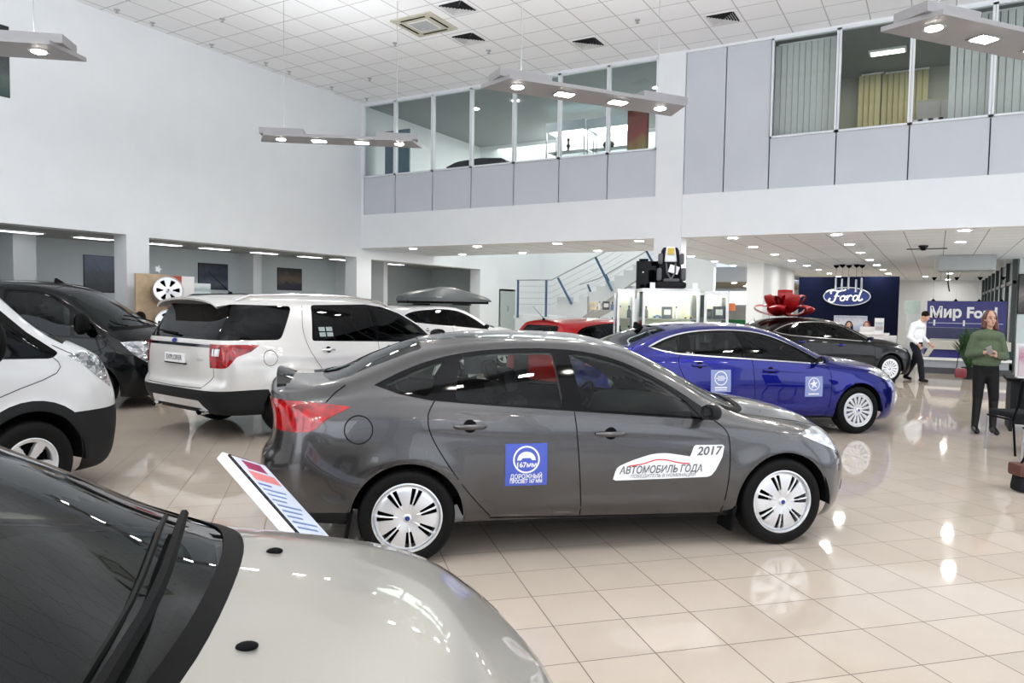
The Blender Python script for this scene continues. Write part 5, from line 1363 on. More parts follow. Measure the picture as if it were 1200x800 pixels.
def onb(u0, u1, v0, v1, m, nm, h=.0135):
    bm = bmesh.new(); box(bm, u0, u1, v0, v1, h-.001, h, M=MM); return ob(nm, bm, m, brd, smooth=False)
sheet = onb(.04, ln_-.09, .01, .33, mat('price_sheet_paper', (.62, .67, .78), .4, noise=.05), 'price_sheet')
onb(.06, .14, .08, .26, mat('dark_pink_print', (.30, .03, .10), .4, noise=.1), 'price_print', .0145); onb(.16, .24, .05, .30, mat('pink_print', (.70, .22, .22), .4, noise=.1), 'price_print', .0145)
for i in range(9): onb(.27+.045*i, .285+.045*i, .04, .16+.14*((i*37 % 10)/10), mat('blue_print', (.14, .22, .45), .4, noise=.05) if i else MSTB, 'price_line', .0145)
bm = bmesh.new(); box(bm, ln_, ln_+.26, .02, .30, -.05, -.01, M=MM, bev=.004); ob('lower_board', bm, MWHITE, t)
bm = bmesh.new(); tube(bm, [tuple(MM @ Vector((.45, .17, -.05))), (.10, .05, .02)], .022, 8); ob('stand_post', bm, MSTEEL, t)
bm = bmesh.new(); box(bm, -.12, .32, -.12, .22, .0, .02, bev=.005); ob('stand_base', bm, MSTEEL, t)

# glass showcases with accessories in front of the pillar
MSHG = emis('showcase_strip_glow', (1, .97, .86), 24)
MCREAM = mat('cream_back_panel', (.72, .68, .56), .5, noise=.03)
def showcase(x, y, rz, W, D, H, label, shelves=(.6, 1.15, 1.5)):
    t = root('glass_showcase', label, 'showcase', (x, y, 0), R(rz))
    ob('showcase_base', bmbox(-W/2, W/2, -D/2, D/2, 0, .12), MWHITE, t, smooth=False)
    for a in (-1, 1):
        for b in (-1, 1): ob('showcase_post', bmbox(a*(W/2-.02)-.02, a*(W/2-.02)+.02, b*(D/2-.02)-.02, b*(D/2-.02)+.02, .12, H-.06), MWHITE, t, smooth=False)
    tp = ob('showcase_top', bmbox(-W/2, W/2, -D/2, D/2, H-.06, H), MWHITE, t, smooth=False)
    ob('light_strip', bmbox(-W/2+.08, W/2-.08, -D/2+.06, -D/2+.10, H-.09, H-.061), MSHG, tp, smooth=False)
    ob('light_strip', bmbox(-W/2+.08, W/2-.08, D/2-.10, D/2-.06, H-.09, H-.061), MSHG, tp, smooth=False)
    ob('back_panel', bmbox(-W/2+.04, W/2-.04, D/2-.03, D/2-.015, .12, H-.06), MCREAM, t, smooth=False)
    for z in shelves: ob('glass_shelf', bmbox(-W/2+.04, W/2-.04, -D/2+.04, D/2-.04, z-.01, z), MGLC, t, smooth=False)
    ob('glass_side', bmbox(-W/2+.04, W/2-.04, -D/2+.012, -D/2+.018, .12, H-.06), MGLC, t, smooth=False)
    ob('glass_side', bmbox(-W/2+.012, -W/2+.018, -D/2+.04, D/2-.04, .12, H-.06), MGLC, t, smooth=False)
    ob('glass_side', bmbox(W/2-.018, W/2-.012, -D/2+.04, D/2-.04, .12, H-.06), MGLC, t, smooth=False)
    return Matrix.Translation((x, y, 0)) @ rot(R(rz))
M1 = showcase(-4.13, 12.55, 30.0, .98, .62, 2.02, 'wide lit glass showcase of car accessories under the child seat')
M0 = showcase(-4.80, 12.18, 28.0, .30, .60, 2.00, 'narrow glass showcase of small parts, left of the wide one')
M2 = showcase(-3.44, 12.98, 30.0, .42, .50, 1.98, 'lit glass showcase with red goods, right of the wide one')
sbox('trim_showcase_back', -4.52, -3.75, 13.05, 13.07, 0.3, 1.3, MW) if False else None
goods_cols = [(.05, .05, .06), (.55, .5, .42), (.12, .10, .09), (.65, .64, .6), (.4, .05, .04), (.10, .16, .30), (.7, .6, .35), (.03, .03, .03)]
GM = [mat('goods_%s' % w_, c, .45, noise=.1) for w_, c in zip(('coal', 'cream', 'brown', 'pale', 'red', 'navy', 'straw', 'black'), goods_cols)]
GN = ('black', 'cream', 'brown', 'pale', 'red', 'navy', 'straw', 'black')
rnd = random.Random(3)
def good(M_, u, v, z, kind, ci, label, grp=None):
    p = M_ @ Vector((u, v, z)); a = M_.to_euler().z
    m = GM[ci]
    if kind == 'box':
        w_, h = rnd.uniform(.05, .09), rnd.uniform(.12, .24)
        t = root('accessory_box', label, 'box', p, a, grp); ob('carton', bmbox(-w_, w_, -.05, .05, 0, h, bev=.004), m, t, smooth=False); ob('carton_label', bmbox(-w_*.7, w_*.7, -.052, -.0505, h*.3, h*.75), GM[(ci+3) % 8], t, smooth=False)
    elif kind == 'bottle':
        t = root('bottle', label, 'bottle', p, a, grp)
        bm = bmesh.new(); lathe(bm, [(0, 0), (.035, 0), (.036, .12), (.015, .16), (.015, .19)], 14); ob('bottle_body', bm, m, t)
        bm = bmesh.new(); lathe(bm, [(.017, .185), (.017, .21), (0, .21)], 12); ob('bottle_cap', bm, MBLACK, t)
    else:
        t = root('model_car', label, 'toy car', p, a, grp); t.scale = (.7, .7, .7)
        bm = bmesh.new(); prism(bm, [(-.11, .02), (-.11, .05), (-.07, .055), (-.04, .08), (.04, .08), (.07, .055), (.11, .045), (.11, .02)], 'y', -.04, .04); ob('toy_body', bm, m, t)
        for sx_ in (-.065, .065):
            for sy_ in (-.04, .04):
                bm = bmesh.new(); lathe(bm, [(0, -.008), (.02, -.008), (.02, .008), (0, .008)], 12, M=T(sx_, sy_, .02) @ rot(R(90), 'X')); ob('toy_wheel', bm, MBLACK, t)
for zi, z in enumerate((.6, 1.15, 1.5)):
    for i, u in enumerate((-.36, -.18, 0, .18, .36)):
        k = ('box', 'bottle', 'car')[(i+zi*2) % 3]; ci = (i*3+zi*5) % 8
        wd = {'box': 'carton', 'bottle': 'bottle', 'car': 'model car'}[k]
        good(M1, u, rnd.uniform(-.12, .1), z+.001, k, ci, '%s %s on a shelf of the wide glass showcase' % (GN[ci], wd), 'goods in the wide glass showcase')
    for i, u in enumerate((-.10, .10)):
        ci = (4, 1, 5, 4, 7, 0)[(i+zi*2) % 6]
        good(M2, u, 0, z+.001, 'box', ci, '%s carton on a shelf of the right glass showcase' % GN[ci], 'goods in the right glass showcase')
        ci = (2, 3, 7, 1, 6, 0)[(i+zi*2) % 6]
        good(M0, u*.8, -.08, z+.001, 'bottle', ci, '%s bottle on a shelf of the narrow glass showcase' % GN[ci], 'goods in the narrow glass showcase')
# black board and child seat on top
P_ = M1 @ Vector((-.28, .06, 2.02))
t = root('black_display_board', 'square black board standing on the showcase left of the child seat', 'board', P_, R(30))
ob('board_panel', bmbox(-.24, .22, .19, .24, 0, .50, bev=.004), MBGLOSS, t, smooth=False); ob('board_foot', bmbox(-.16, .2, .17, .26, 0, .02), MBLACK, t, smooth=False)
g = disc(-.02, .30, .014, .014, 12); ob('white_dot', ([(u-.1, .189, v) for u, v in g[0]], g[1]), MPAPER, t, smooth=False)
P_ = M1 @ Vector((.02, -.12, 2.022))
t = root('child_seat', 'black and grey child car seat with a white and yellow headrest pad on the showcase', 'child seat', P_, R(22))
t.scale = (1.15, 1.05, 1.12)
MCS = mat('child_seat_black', (.012, .012, .014), .7, spec=.2, bump=.2, nscale=60); MCG = mat('child_seat_grey', (.10, .10, .11), .8, bump=.2, nscale=60)
bm = bmesh.new(); box(bm, -.22, .22, -.22, .24, 0, .10, bev=.04); ob('seat_base', bm, MCS, t)
bm = bmesh.new(); box(bm, -.20, .20, -.05, .06, .0, .62, M=T(0, .14, .06) @ rot(R(-14), 'X'), bev=.05)
for v in bm.verts:
    if v.co.z > .45: v.co.x *= 1-.45*(v.co.z-.45)/.22
ob('seat_shell', bm, MCS, t)
for s in (-1, 1):
    bm = bmesh.new(); box(bm, -.03, .04, -.12, .06, 0, .20, M=T(s*.18, .02, .12), bev=.03); ob('side_wing', bm, MCG, t)
    bm = bmesh.new(); box(bm, -.03, .035, -.12, .05, 0, .17, M=T(s*.16, .10, .38), bev=.03); ob('head_wing', bm, MCG, t)
    bm = bmesh.new(); tube(bm, [(s*.07, .03, .40), (s*.06, -.04, .25), (0, -.10, .14)], .014, 6); ob('harness_strap', bm, MCG, t)
bm = bmesh.new(); box(bm, -.12, .12, -.20, .08, .10, .15, bev=.025); ob('seat_cushion', bm, MCG, t)
bm = bmesh.new(); box(bm, -.095, .095, -.02, .02, 0, .25, M=T(0, .13, .42) @ rot(R(-14), 'X'), bev=.018)
for v in bm.verts:
    if v.co.z > .60: v.co.x *= .7
ob('headrest_pad', bm, MPAPER, t)
bm = bmesh.new(); box(bm, -.05, .05, -.022, -.012, 0, .10, M=T(0, .125, .54) @ rot(R(-14), 'X')); ob('yellow_patch', bm, mat('yellow_patch', (.60, .42, .06), .6, noise=.1), t, smooth=False)
bm = bmesh.new(); box(bm, -.07, .08, -.01, .0, 0, .13, M=T(.02, -.02, .24) @ rot(R(18), 'Y') @ rot(R(-20), 'X')); ob('paper_tag', bm, MPAPER, t, smooth=False)
for i, (u, v) in enumerate(((-.32, -.26), (.42, -.24))):
    P_ = M1 @ Vector((u, v, 2.021)); t = root('price_card', 'small white card on top of the wide showcase, %s of the child seat' % ('left' if i == 0 else 'right'), 'card', P_, R(30)); ob('card_sheet', bmbox(-.045, .045, -.004, .004, 0, .10), MPAPER, t, smooth=False)
# merchandise behind: gondola with goods under the stairs
t = root('merchandise_rack', 'rack of small goods under the stairs left of the showcases', 'rack', (-7.35, 17.6, 0), R(30))
for z in (.4, .8, 1.2, 1.6): ob('rack_shelf', bmbox(-.55, .55, -.2, .2, z-.02, z), MSTEEL, t, smooth=False)
for a in (-.55, .53): ob('rack_side', bmbox(a, a+.02, -.2, .2, 0, 1.95), MSTEEL, t, smooth=False)
MR = T(-7.35, 17.6, 0) @ rot(R(30))
for zi, z in enumerate((.8, 1.2, 1.6)):
    for i in range(6):
        ci = (i*5+zi*3) % 8; good(MR, -.42+.17*i, 0, z+.001, ('box', 'bottle')[i % 2], ci, '%s %s on the rack under the stairs' % (GN[ci], ('carton', 'bottle')[i % 2]), 'goods on the rack under the stairs')

# ================================================================ reception
sbox('wall_navy', -4.27, -1.12, 27.5, 27.65, 0, 2.83, MBLUE, 'free-standing navy wall with the oval sign')
t = root('oval_sign', 'blue oval sign with white script lettering and a bright rim on the navy wall', 'sign', (-2.70, 27.49, 2.15), 0)
A0, B0 = .73, .31
bm = bmesh.new(); prism(bm, [(A0*math.cos(2*math.pi*k/48), B0*math.sin(2*math.pi*k/48)) for k in range(48)], 'y', -.06, 0); ob('oval_plate', bm, MOVAL, t)
bm = bmesh.new(); tube(bm, [(A0*math.cos(2*math.pi*k/64), -.06, B0*math.sin(2*math.pi*k/64)) for k in range(64)], .020, 6, True); ob('oval_rim', bm, mat('sign_silver', (.65, .68, .72), .3, .3, noise=.02), t)
def script_word():
    """hand-drawn script strokes of the four letters, unit height about 1"""
    S_ = []
    S_.append((smooth2([(-1.30, -.16), (-1.42, -.36), (-1.20, -.50), (-.98, -.38), (-.86, -.02), (-.76, .28), (-.62, .44), (-.42, .50)], 5), .12))
    S_.append((smooth2([(-1.22, .22), (-1.28, .42), (-1.02, .52), (-.60, .46), (-.20, .54), (-.08, .62)], 5), .11))
    S_.append((smooth2([(-.98, .02), (-.78, .06), (-.58, .02)], 4), .09))
    S_.append((smooth2([(-.22, .06), (-.42, -.02), (-.50, -.22), (-.36, -.36), (-.18, -.26), (-.14, -.06), (-.24, .06), (-.08, -.02), (.06, .04)], 5), .11))
    S_.append((smooth2([(.10, .10), (.06, -.10), (.02, -.34)], 4), .13)); S_.append((smooth2([(.05, -.16), (.18, .04), (.32, .10), (.42, .02)], 4), .11))
    S_.append((smooth2([(.88, .02), (.70, .10), (.54, -.02), (.50, -.24), (.64, -.36), (.80, -.22), (.90, .06)], 5), .11)); S_.append((smooth2([(1.14, .52), (1.04, .26), (.94, -.10), (.96, -.32), (1.12, -.30), (1.24, -.18)], 5), .12))
    return merge([stroke(p, w_) for p, w_ in S_])
sw = script_word(); g = ([(u*.40, v*.40) for u, v in sw[0]], sw[1])
o = ob('script_lettering', ([(u, -.068, v) for u, v in g[0]], g[1]), emis('sign_white', (.95, .97, 1), .9), t, smooth=False)
md = o.modifiers.new('thick', 'SOLIDIFY'); md.thickness = .012
# pendants
for i, (x, y, zb_) in enumerate(((-3.0, 26.9, 2.35), (-2.78, 26.6, 2.30), (-2.62, 27.0, 2.38), (-2.36, 26.7, 2.28), (-2.22, 27.0, 2.34))):
    t = root('pendant_lamp', 'slim glass pendant lamp on a cord before the oval sign', 'pendant lamp', (x, y, ZL), 0, 'pendant lamps at the reception')
    bm = bmesh.new(); lathe(bm, [(.10, -.001), (.07, -.06), (.012, -.11), (0, -.11)], 16); ob('canopy', bm, MBLACK, t)
    bm = bmesh.new(); tube(bm, [(0, 0, -.10), (0, 0, zb_-ZL+.42)], .004, 5); ob('cord', bm, MBLACK, t)
    bm = bmesh.new(); lathe(bm, [(.012, zb_-ZL+.43), (.03, zb_-ZL+.42), (.034, zb_-ZL+.05), (.045, zb_-ZL), (.03, zb_-ZL)], 14); ob('lamp_shade', bm, mat('pendant_glass', (.60, .62, .66), .2, .3, noise=.03), t)
t = root('reception_desk', 'white reception counter in front of the navy wall', 'desk', (-2.0, 23.15, 0), 0)
ob('desk_front', bmbox(-1.3, .80, -.05, .0, 0, 1.0), MWHITE, t, smooth=False); ob('desk_top', bmbox(-1.35, .85, -.1, .35, 1.0, 1.05), MWHITE, t, smooth=False); ob('desk_side', bmbox(.75, .80, 0, .6, 0, 1.0), MWHITE, t, smooth=False); ob('work_top', bmbox(-1.3, .75, .25, .85, .72, .75), MWOOD, t, smooth=False)
t = root('wall_poster', 'wide colourful photo poster behind the two seated women', 'poster', (-2.35, 25.2, .75), 0)
ob('poster_sheet', bmbox(-.48, .48, -.012, 0, 0, .75), poster_mat('poster_sky', [(.12, .10, .08), (.30, .28, .25), (.45, .55, .75), (.6, .6, .65), (.25, .3, .4)], 5), t, smooth=False)
ob('poster_stand', bmbox(-.48, .48, 0, .03, -.75, .76), MWHITE, t, smooth=False)
t = root('brochure_stand', 'white leaflet holder with leaflets on the reception counter', 'holder', (-1.42, 23.30, 1.051), 0)
ob('holder_back', bmbox(-.12, .12, .06, .08, 0, .42), MWHITE, t, smooth=False); ob('holder_tray', bmbox(-.12, .12, -.02, .06, 0, .06), MWHITE, t, smooth=False); ob('leaflet', bmbox(-.10, .10, .03, .05, .06, .30), poster_mat('leaflets', [(.5, .5, .52), (.35, .30, .30), (.6, .62, .65), (.3, .35, .4)], 7), t, smooth=False)
t = root('desk_monitor', 'dark monitor seen from behind on the reception desk', 'monitor', (-1.70, 23.72, .751), R(15))
ob('monitor_screen', bmbox(-.25, .25, -.02, .02, .14, .46, bev=.008), MWHITE, t, smooth=False); ob('monitor_foot', bmbox(-.10, .10, -.08, .08, 0, .015), MDGREY, t, smooth=False); ob('monitor_neck', bmbox(-.025, .025, .0, .03, .015, .2), MDGREY, t, smooth=False)
t = root('poster_board', 'white upright poster board at the right end of the counter', 'board', (-1.10, 22.85, 0), R(8))
ob('board_sheet', bmbox(-.16, .16, -.01, .01, .35, 1.0), poster_mat('board_print', [(.6, .6, .6), (.7, .7, .7), (.4, .42, .45), (.7, .7, .72)], 9), t, smooth=False); ob('board_leg', bmbox(-.02, .02, -.01, .01, 0, .35), MSTEEL, t, smooth=False); ob('board_foot', bmbox(-.15, .15, -.12, .12, 0, .015), MSTEEL, t, smooth=False)
def plant(x, y, z, label, n, h, sp, m, pot=True, seed=1):
    r_ = random.Random(seed); t = root('potted_plant', label, 'plant', (x, y, z), 0)
    bm = bmesh.new(); lathe(bm, [(0, 0), (.12, 0), (.16, .28), (.17, .30), (.14, .30), (.13, .26), (0, .26)], 20); ob('plant_pot', bm, MDGREY, t)
    bm = bmesh.new()
    for i in range(n):
        a = r_.uniform(0, 6.28); e = r_.uniform(.25, 1.1); l_ = h*r_.uniform(.6, 1); P0 = Vector((r_.uniform(-.03, .03), r_.uniform(-.03, .03), .26)); d_ = Vector((math.cos(a)*math.sin(e)*sp, math.sin(a)*math.sin(e)*sp, math.cos(e*.6)))
        sd = Vector((-math.sin(a), math.cos(a), 0)); prev = None
        for k in range(5):
            q = k/4; p = P0+d_*l_*q+Vector((0, 0, -.35*l_*q*q*math.sin(e))); w_ = (.006+.03*math.sin(math.pi*min(1, q*.9+.1)))*(1 if k < 4 else .1)
            cur = (bm.verts.new(p+sd*w_), bm.verts.new(p+Vector((0, 0, .006))), bm.verts.new(p-sd*w_))
            if prev: bm.faces.new((prev[0], prev[1], cur[1], cur[0])); bm.faces.new((prev[1], prev[2], cur[2], cur[1]))
            prev = cur
    ob('foliage', bm, m, t)
MLEAF = mat('dark_leaf', (.02, .07, .02), .5, noise=.3, nscale=12)
plant(-4.75, 23.9, 0, 'spiky plant in a dark pot beside the white pillar block', 40, 1.45, .8, mat('grey_green_leaf', (.08, .10, .08), .6, noise=.2), seed=5)
plant(.74, 21.6, 0, 'bushy dark green plant behind the woman in the olive jumper', 260, 1.32, .42, MLEAF, seed=2)

# ================================================================ banner stand
t = root('banner_stage', 'long low stage of white and blue bands under the dark banner', 'stage', (-.30, 23.0, 0), R(4))
ob('stage_plinth', bmbox(0, 2.05, 0, 2.0, 0, .16), mat('dark_plinth', (.05, .05, .055), .3, noise=.1), t, smooth=False)
ob('stage_base', bmbox(.05, 2.0, .05, 1.9, .16, .36), mat('grey_base_band', (.34, .36, .40), .3, noise=.08), t, smooth=False)
ob('white_ledge', bmbox(.0, 2.05, -.02, 1.9, .36, .43), MWHITE, t, smooth=False)
ob('blue_band', bmbox(.04, 2.0, .12, 1.8, .43, .66), mat('deep_blue_band', (.02, .02, .16), .3, noise=.08), t, smooth=False)
bm = bmesh.new(); prism(bm, [(.02, .45), (.22, .86), (.30, .90), (2.02, .90), (2.02, .66), (.26, .66), (.14, .45)], 'y', -.0, 1.7); ob('curved_counter', bm, mat('warm_grey_counter', (.50, .48, .43), .45, noise=.03), t)
t = root('hanging_banner', 'hanging blue banner reading Мир Ford in white letters' if False else 'dark blue hanging banner with big white letters behind the woman', 'banner', (-.26, 25.05, 0), 0)
bz0, bz1 = 1.22, 2.0
MBAN = mat('banner_purple_blue', (.02, .02, .17), .35, noise=.10, nscale=2); 
ob('banner_panel', bmbox(0, 1.98, 0, .03, bz0, bz1), MBAN, t, smooth=False)
ob('lower_panel', bmbox(0, 1.98, .01, .04, .55, bz0-.005), mat('banner_navy', (.025, .028, .10), .35, noise=.10, nscale=3), t, smooth=False)
g = text_geo('Мир Ford', .43, .016, 0, 'LEFT', sx=.92)
o = ob('banner_letters', ([(.06+u, -.012, (bz0+.43)+v) for u, v in g[0]], g[1]), MPAPER, t, smooth=False)
g = merge([stroke([(.05, bz0+.13), (1.9, bz0+.13)], .012)]+[stroke([(a, bz0+.05), (a, bz0+.22)], .05) for a in (.2, .95)]); ob('banner_underline', ([(u, -.01, v) for u, v in g[0]], g[1]), MPAPER, t, smooth=False)
for x in (.15, .72, 1.30, 1.85):
    bm = bmesh.new(); tube(bm, [(x, .015, bz1), (x, .015, 2.66)], .005, 5); wr = ob('hanging_wire', bm, MSTEEL, t)
    bm = bmesh.new(); lathe(bm, [(.0, .0), (.075, .0), (.02, -.09), (0, -.09)], 14, M=T(x, .015, 2.70)); ob('wire_cone', bm, MBLACK, wr)
    bm = bmesh.new(); tube(bm, [(x, .015, 2.70), (x, .015, ZL-.001)], .005, 5); ob('wire_top', bm, MSTEEL, wr)
    bm = bmesh.new(); lathe(bm, [(0, .07), (.06, .0), (0, 0)], 12, M=T(x, .015, bz1)); ob('wire_clamp', bm, MBLACK, wr)
t = root('screen_stand', 'pale upright screen on a stand left of the dark banner', 'screen', (-.62, 25.2, 0), 0)
ob('screen_panel', bmbox(-.26, .18, 0, .05, 1.60, 2.0), mat('pale_green_screen', (.45, .55, .50), .4, noise=.08), t, smooth=False); ob('screen_post', bmbox(-.18, .12, .01, .05, .05, 1.60), mat('pale_stand', (.55, .58, .58), .5, noise=.04), t, smooth=False); ob('screen_base', bmbox(-.25, .2, -.15, .2, 0, .05), MWHITE, t, smooth=False)
t = root('ceiling_speaker', 'thin black bracket hanging before the white far wall', 'bracket', (.25, 26.0, ZL), 0); bm = bmesh.new(); tube(bm, [(0, 0, -.001), (0, 0, -.62), (.05, 0, -.9)], .02, 6); ob('bracket_rod', bm, MBLACK, t); ob('bracket_plate', bmbox(-.06, .06, -.06, .06, -.012, -.001), MBLACK, t, smooth=False)
# corridor things
t = root('green_armchair', 'bright green armchair far behind the blue car', 'armchair', (-6.95, 29.2, 0), R(-20))
MGRN = mat('green_upholstery', (.02, .20, .05), .7, noise=.1)
for nm, b_ in (('seat_cushion', (-.42, .42, -.38, .3, .15, .48)), ('armchair_back', (-.42, .42, .22, .44, .3, 1.25)), ('armrest', (-.50, -.36, -.38, .35, .15, .72)), ('armrest', (.36, .50, -.38, .35, .15, .72))):
    ob(nm, bmbox(*b_, bev=.06), MGRN, t)
for a in (-.36, .36):
    for b in (-.3, .3): ob('chair_leg', bmbox(a-.02, a+.02, b-.02, b+.02, 0, .16), MBLACK, t, smooth=False)
t = root('orange_shelf_sign', 'orange sign panel in the far passage behind the showcase', 'sign', (-8.55, 34.0, 0), 0)
ob('sign_panel', bmbox(-.55, .55, 0, .05, 1.58, 1.92), mat('orange_sign', (.75, .22, .08), .5, noise=.05), t, smooth=False); ob('sign_post', bmbox(-.04, .04, .0, .04, 0, 1.58), MDGREY, t, smooth=False); ob('sign_base', bmbox(-.3, .3, -.2, .2, 0, .03), MDGREY, t, smooth=False)
t = root('far_window', 'bright outside window at the end of the passage', 'window', (-9.6, 41.45, 0), 0)
ob('window_light', bmbox(-2.2, 2.2, 0, .05, 1.9, 2.62), emis('outside_light', (.75, .85, 1), 1.6), t, smooth=False)
for a in (-2.2, -.55, .9, 2.15): ob('window_bar', bmbox(a, a+.07, -.03, .05, 1.9, 2.62), MDGREY, t, smooth=False)
# right edge: wall picture, desk, printer, chairs, bag
t = root('framed_picture', 'dark framed picture on the grey end wall at the right edge', 'picture', (2.3, 24.88, 1.65), 0)
ob('picture_print', bmbox(-.34, .6, -.03, -.02, .02, 1.10), poster_mat('print_road', [(.02, .02, .02), (.10, .09, .09), (.25, .22, .22), (.05, .05, .05), (.02, .02, .02)], 4), t, smooth=False); ob('picture_frame', bmbox(-.36, .62, -.02, -.001, 0, 1.12), MBLACK, t, smooth=False)
t = root('desk', 'black office desk cut off by the right edge', 'desk', (1.75, 12.9, 0), 0)
ob('desk_top', bmbox(-.85, .8, -.4, .4, .72, .76), MBLACK, t, smooth=False); ob('desk_side', bmbox(-.8, -.76, -.38, .38, 0, .72), MDGREY, t, smooth=False); ob('desk_front', bmbox(-.76, .76, -.32, -.28, .1, .72), MDGREY, t, smooth=False)
t = root('sign_display', 'white framed card display on the black desk at the right edge', 'sign', (1.32, 12.72, .761), R(5))
ob('display_card', bmbox(-.28, .3, 0, .02, .03, .46), poster_mat('card_print', [(.55, .45, .5), (.6, .5, .55), (.45, .2, .3), (.6, .6, .62)], 6), t, smooth=False); ob('display_frame', bmbox(-.31, .33, .0201, .05, 0, .49), MWHITE, t, smooth=False); ob('display_foot', bmbox(-.3, .32, -.08, .14, -.0, .02), MWHITE, t, smooth=False)
def office_chair(x, y, rz, label, grp=None):
    t = root('visitor_chair', label, 'chair', (x, y, 0), R(rz))
    bm = bmesh.new(); box(bm, -.24, .24, -.24, .24, .43, .50, bev=.025); ob('seat', bm, MSEAT, t)
    bm = bmesh.new(); box(bm, -.23, .23, -.025, .025, .0, .36, M=T(0, .27, .56) @ rot(R(-8), 'X'), bev=.02); ob('backrest', bm, MSEAT, t)
    for s in (-1, 1):
        bm = bmesh.new(); tube(bm, smooth2([(s*.25, -.22, .0), (s*.25, -.22, .42)], 2)and[(s*.255, -.24, 0), (s*.255, -.22, .42)], .013, 8); ob('leg', bm, MSTEEL, t)
        bm = bmesh.new(); tube(bm, [(s*.255, .28, 0), (s*.255, .22, .43), (s*.245, .27, .60), (s*.24, .32, .90)], .013, 8); ob('leg', bm, MBLACK, t)
        bm = bmesh.new(); tube(bm, [(s*.255, -.23, .42), (s*.255, .23, .42)], .012, 6); ob('seat_rail', bm, MBLACK, t)
office_chair(.93, 10.75, -148, 'black visitor chair nearest the woman, its back to the desk')
office_chair(1.18, 9.65, -165, 'black visitor chair in front, cut by the right edge')
t = root('shoulder_bag', 'black bag with a brown flap on the floor under the chairs', 'bag', (.84, 8.42, 0), R(30))
bm = bmesh.new(); box(bm, -.17, .17, -.09, .09, 0, .26, bev=.05)
for v in bm.verts: v.co.x += .15*v.co.z; v.co.y *= 1-.8*max(0, v.co.z-.1)
ob('bag_body', bm, MSEAT, t)
bm = bmesh.new(); box(bm, -.18, -.03, -.095, .095, .15, .27, bev=.03); ob('bag_flap', bm, mat('brown_leather', (.09, .03, .02), .6, noise=.1), t)
bm = bmesh.new(); tube(bm, smooth2([(-.12, 0, .24), (-.02, .02, .36), (.14, .0, .27)], 6), .012, 6); ob('bag_strap', bm, MBLACK, t)

# ================================================================ people
def blob(name, parts, m, parent, vox=.011, smooth_it=6):
    bm = bmesh.new()
    for p in parts:
        if p[0] == 'c':
            a, b, r0, r1 = Vector(p[1]), Vector(p[2]), p[3], p[4]; n = 6; ts = [i/n for i in range(n+1)]
            sxy = p[5] if len(p) > 5 else 1
            tube(bm, [a.lerp(b, t_) for t_ in ts], [r0+(r1-r0)*t_ for t_ in ts], 14)
            bmesh.ops.create_uvsphere(bm, u_segments=14, v_segments=10, radius=r0, matrix=T(*a)); bmesh.ops.create_uvsphere(bm, u_segments=14, v_segments=10, radius=r1, matrix=T(*b))
        else:
            M_ = T(*p[1]) @ (p[3] if len(p) > 3 else Matrix.Identity(4)) @ Matrix.Diagonal((*p[2], 1)); bmesh.ops.create_uvsphere(bm, u_segments=20, v_segments=14, radius=1, matrix=M_)
    bmesh.ops.recalc_face_normals(bm, faces=bm.faces)
    o = ob(name, bm, m, None)
    md = o.modifiers.new('r', 'REMESH'); md.mode = 'VOXEL'; md.voxel_size = vox
    ms = o.modifiers.new('s', 'SMOOTH'); ms.factor = .5; ms.iterations = smooth_it
    dg = bpy.context.evaluated_depsgraph_get(); dg.update()
    me = bpy.data.meshes.new_from_object(o.evaluated_get(dg)); bpy.data.objects.remove(o)
    me.name = name; me.polygons.foreach_set('use_smooth', [True]*len(me.polygons))
    if not me.materials: me.materials.append(m)
    return link(bpy.data.objects.new(name, me), parent)
MSKIN = mat('skin', (.52, .30, .22), .5, noise=.05, nscale=20); MLIP = mat('lips', (.40, .10, .10), .4, noise=.05); MEYE = mat('eye_dark', (.02, .015, .01), .3, noise=.05)
def head_parts(c, yaw, s=1.0):
    """front of the face points to local -y turned by yaw"""
    Q = rot(yaw); c = Vector(c)
    def P(x, y, z): return tuple(c+Q @ Vector((x*s, y*s, z*s)))
    return [('e', P(0, .01, .02), (.072*s, .088*s, .098*s), Q), ('e', P(0, -.025, -.055), (.050*s, .055*s, .058*s), Q), ('e', P(0, -.05, -.085), (.026*s, .024*s, .022*s), Q),
            ('c', P(0, -.078, .012), P(0, -.097, -.022), .009*s, .015*s), ('e', P(.074, .015, -.005), (.012*s, .02*s, .03*s), Q), ('e', P(-.074, .015, -.005), (.012*s, .02*s, .03*s), Q),
            ('e', P(0, -.062, .035), (.05*s, .02*s, .012*s), Q), ('e', P(.038, -.052, -.025), (.022*s, .02*s, .022*s), Q), ('e', P(-.038, -.052, -.025), (.022*s, .02*s, .022*s), Q)]
def face_bits(c, yaw, par, s=1.0):
    Q = T(*c) @ rot(yaw)
    for sx_ in (-1, 1):
        bm = bmesh.new(); sph(bm, (sx_*.030*s, -.077*s, .012*s), .010*s, 1.3, .6, .7, 10, M=Q); ob('eye', bm, MEYE, par)
        bm = bmesh.new(); tube(bm, [Q @ Vector((sx_*.015*s, -.086*s, .036*s)), Q @ Vector((sx_*.032*s, -.084*s, .042*s)), Q @ Vector((sx_*.048*s, -.072*s, .036*s))], .003, 5); ob('eyebrow', bm, MEYE, par)
    bm = bmesh.new(); sph(bm, (0, -.084*s, -.052*s), .022*s, 1, .35, .35, 12, M=Q); ob('mouth', bm, MLIP, par)
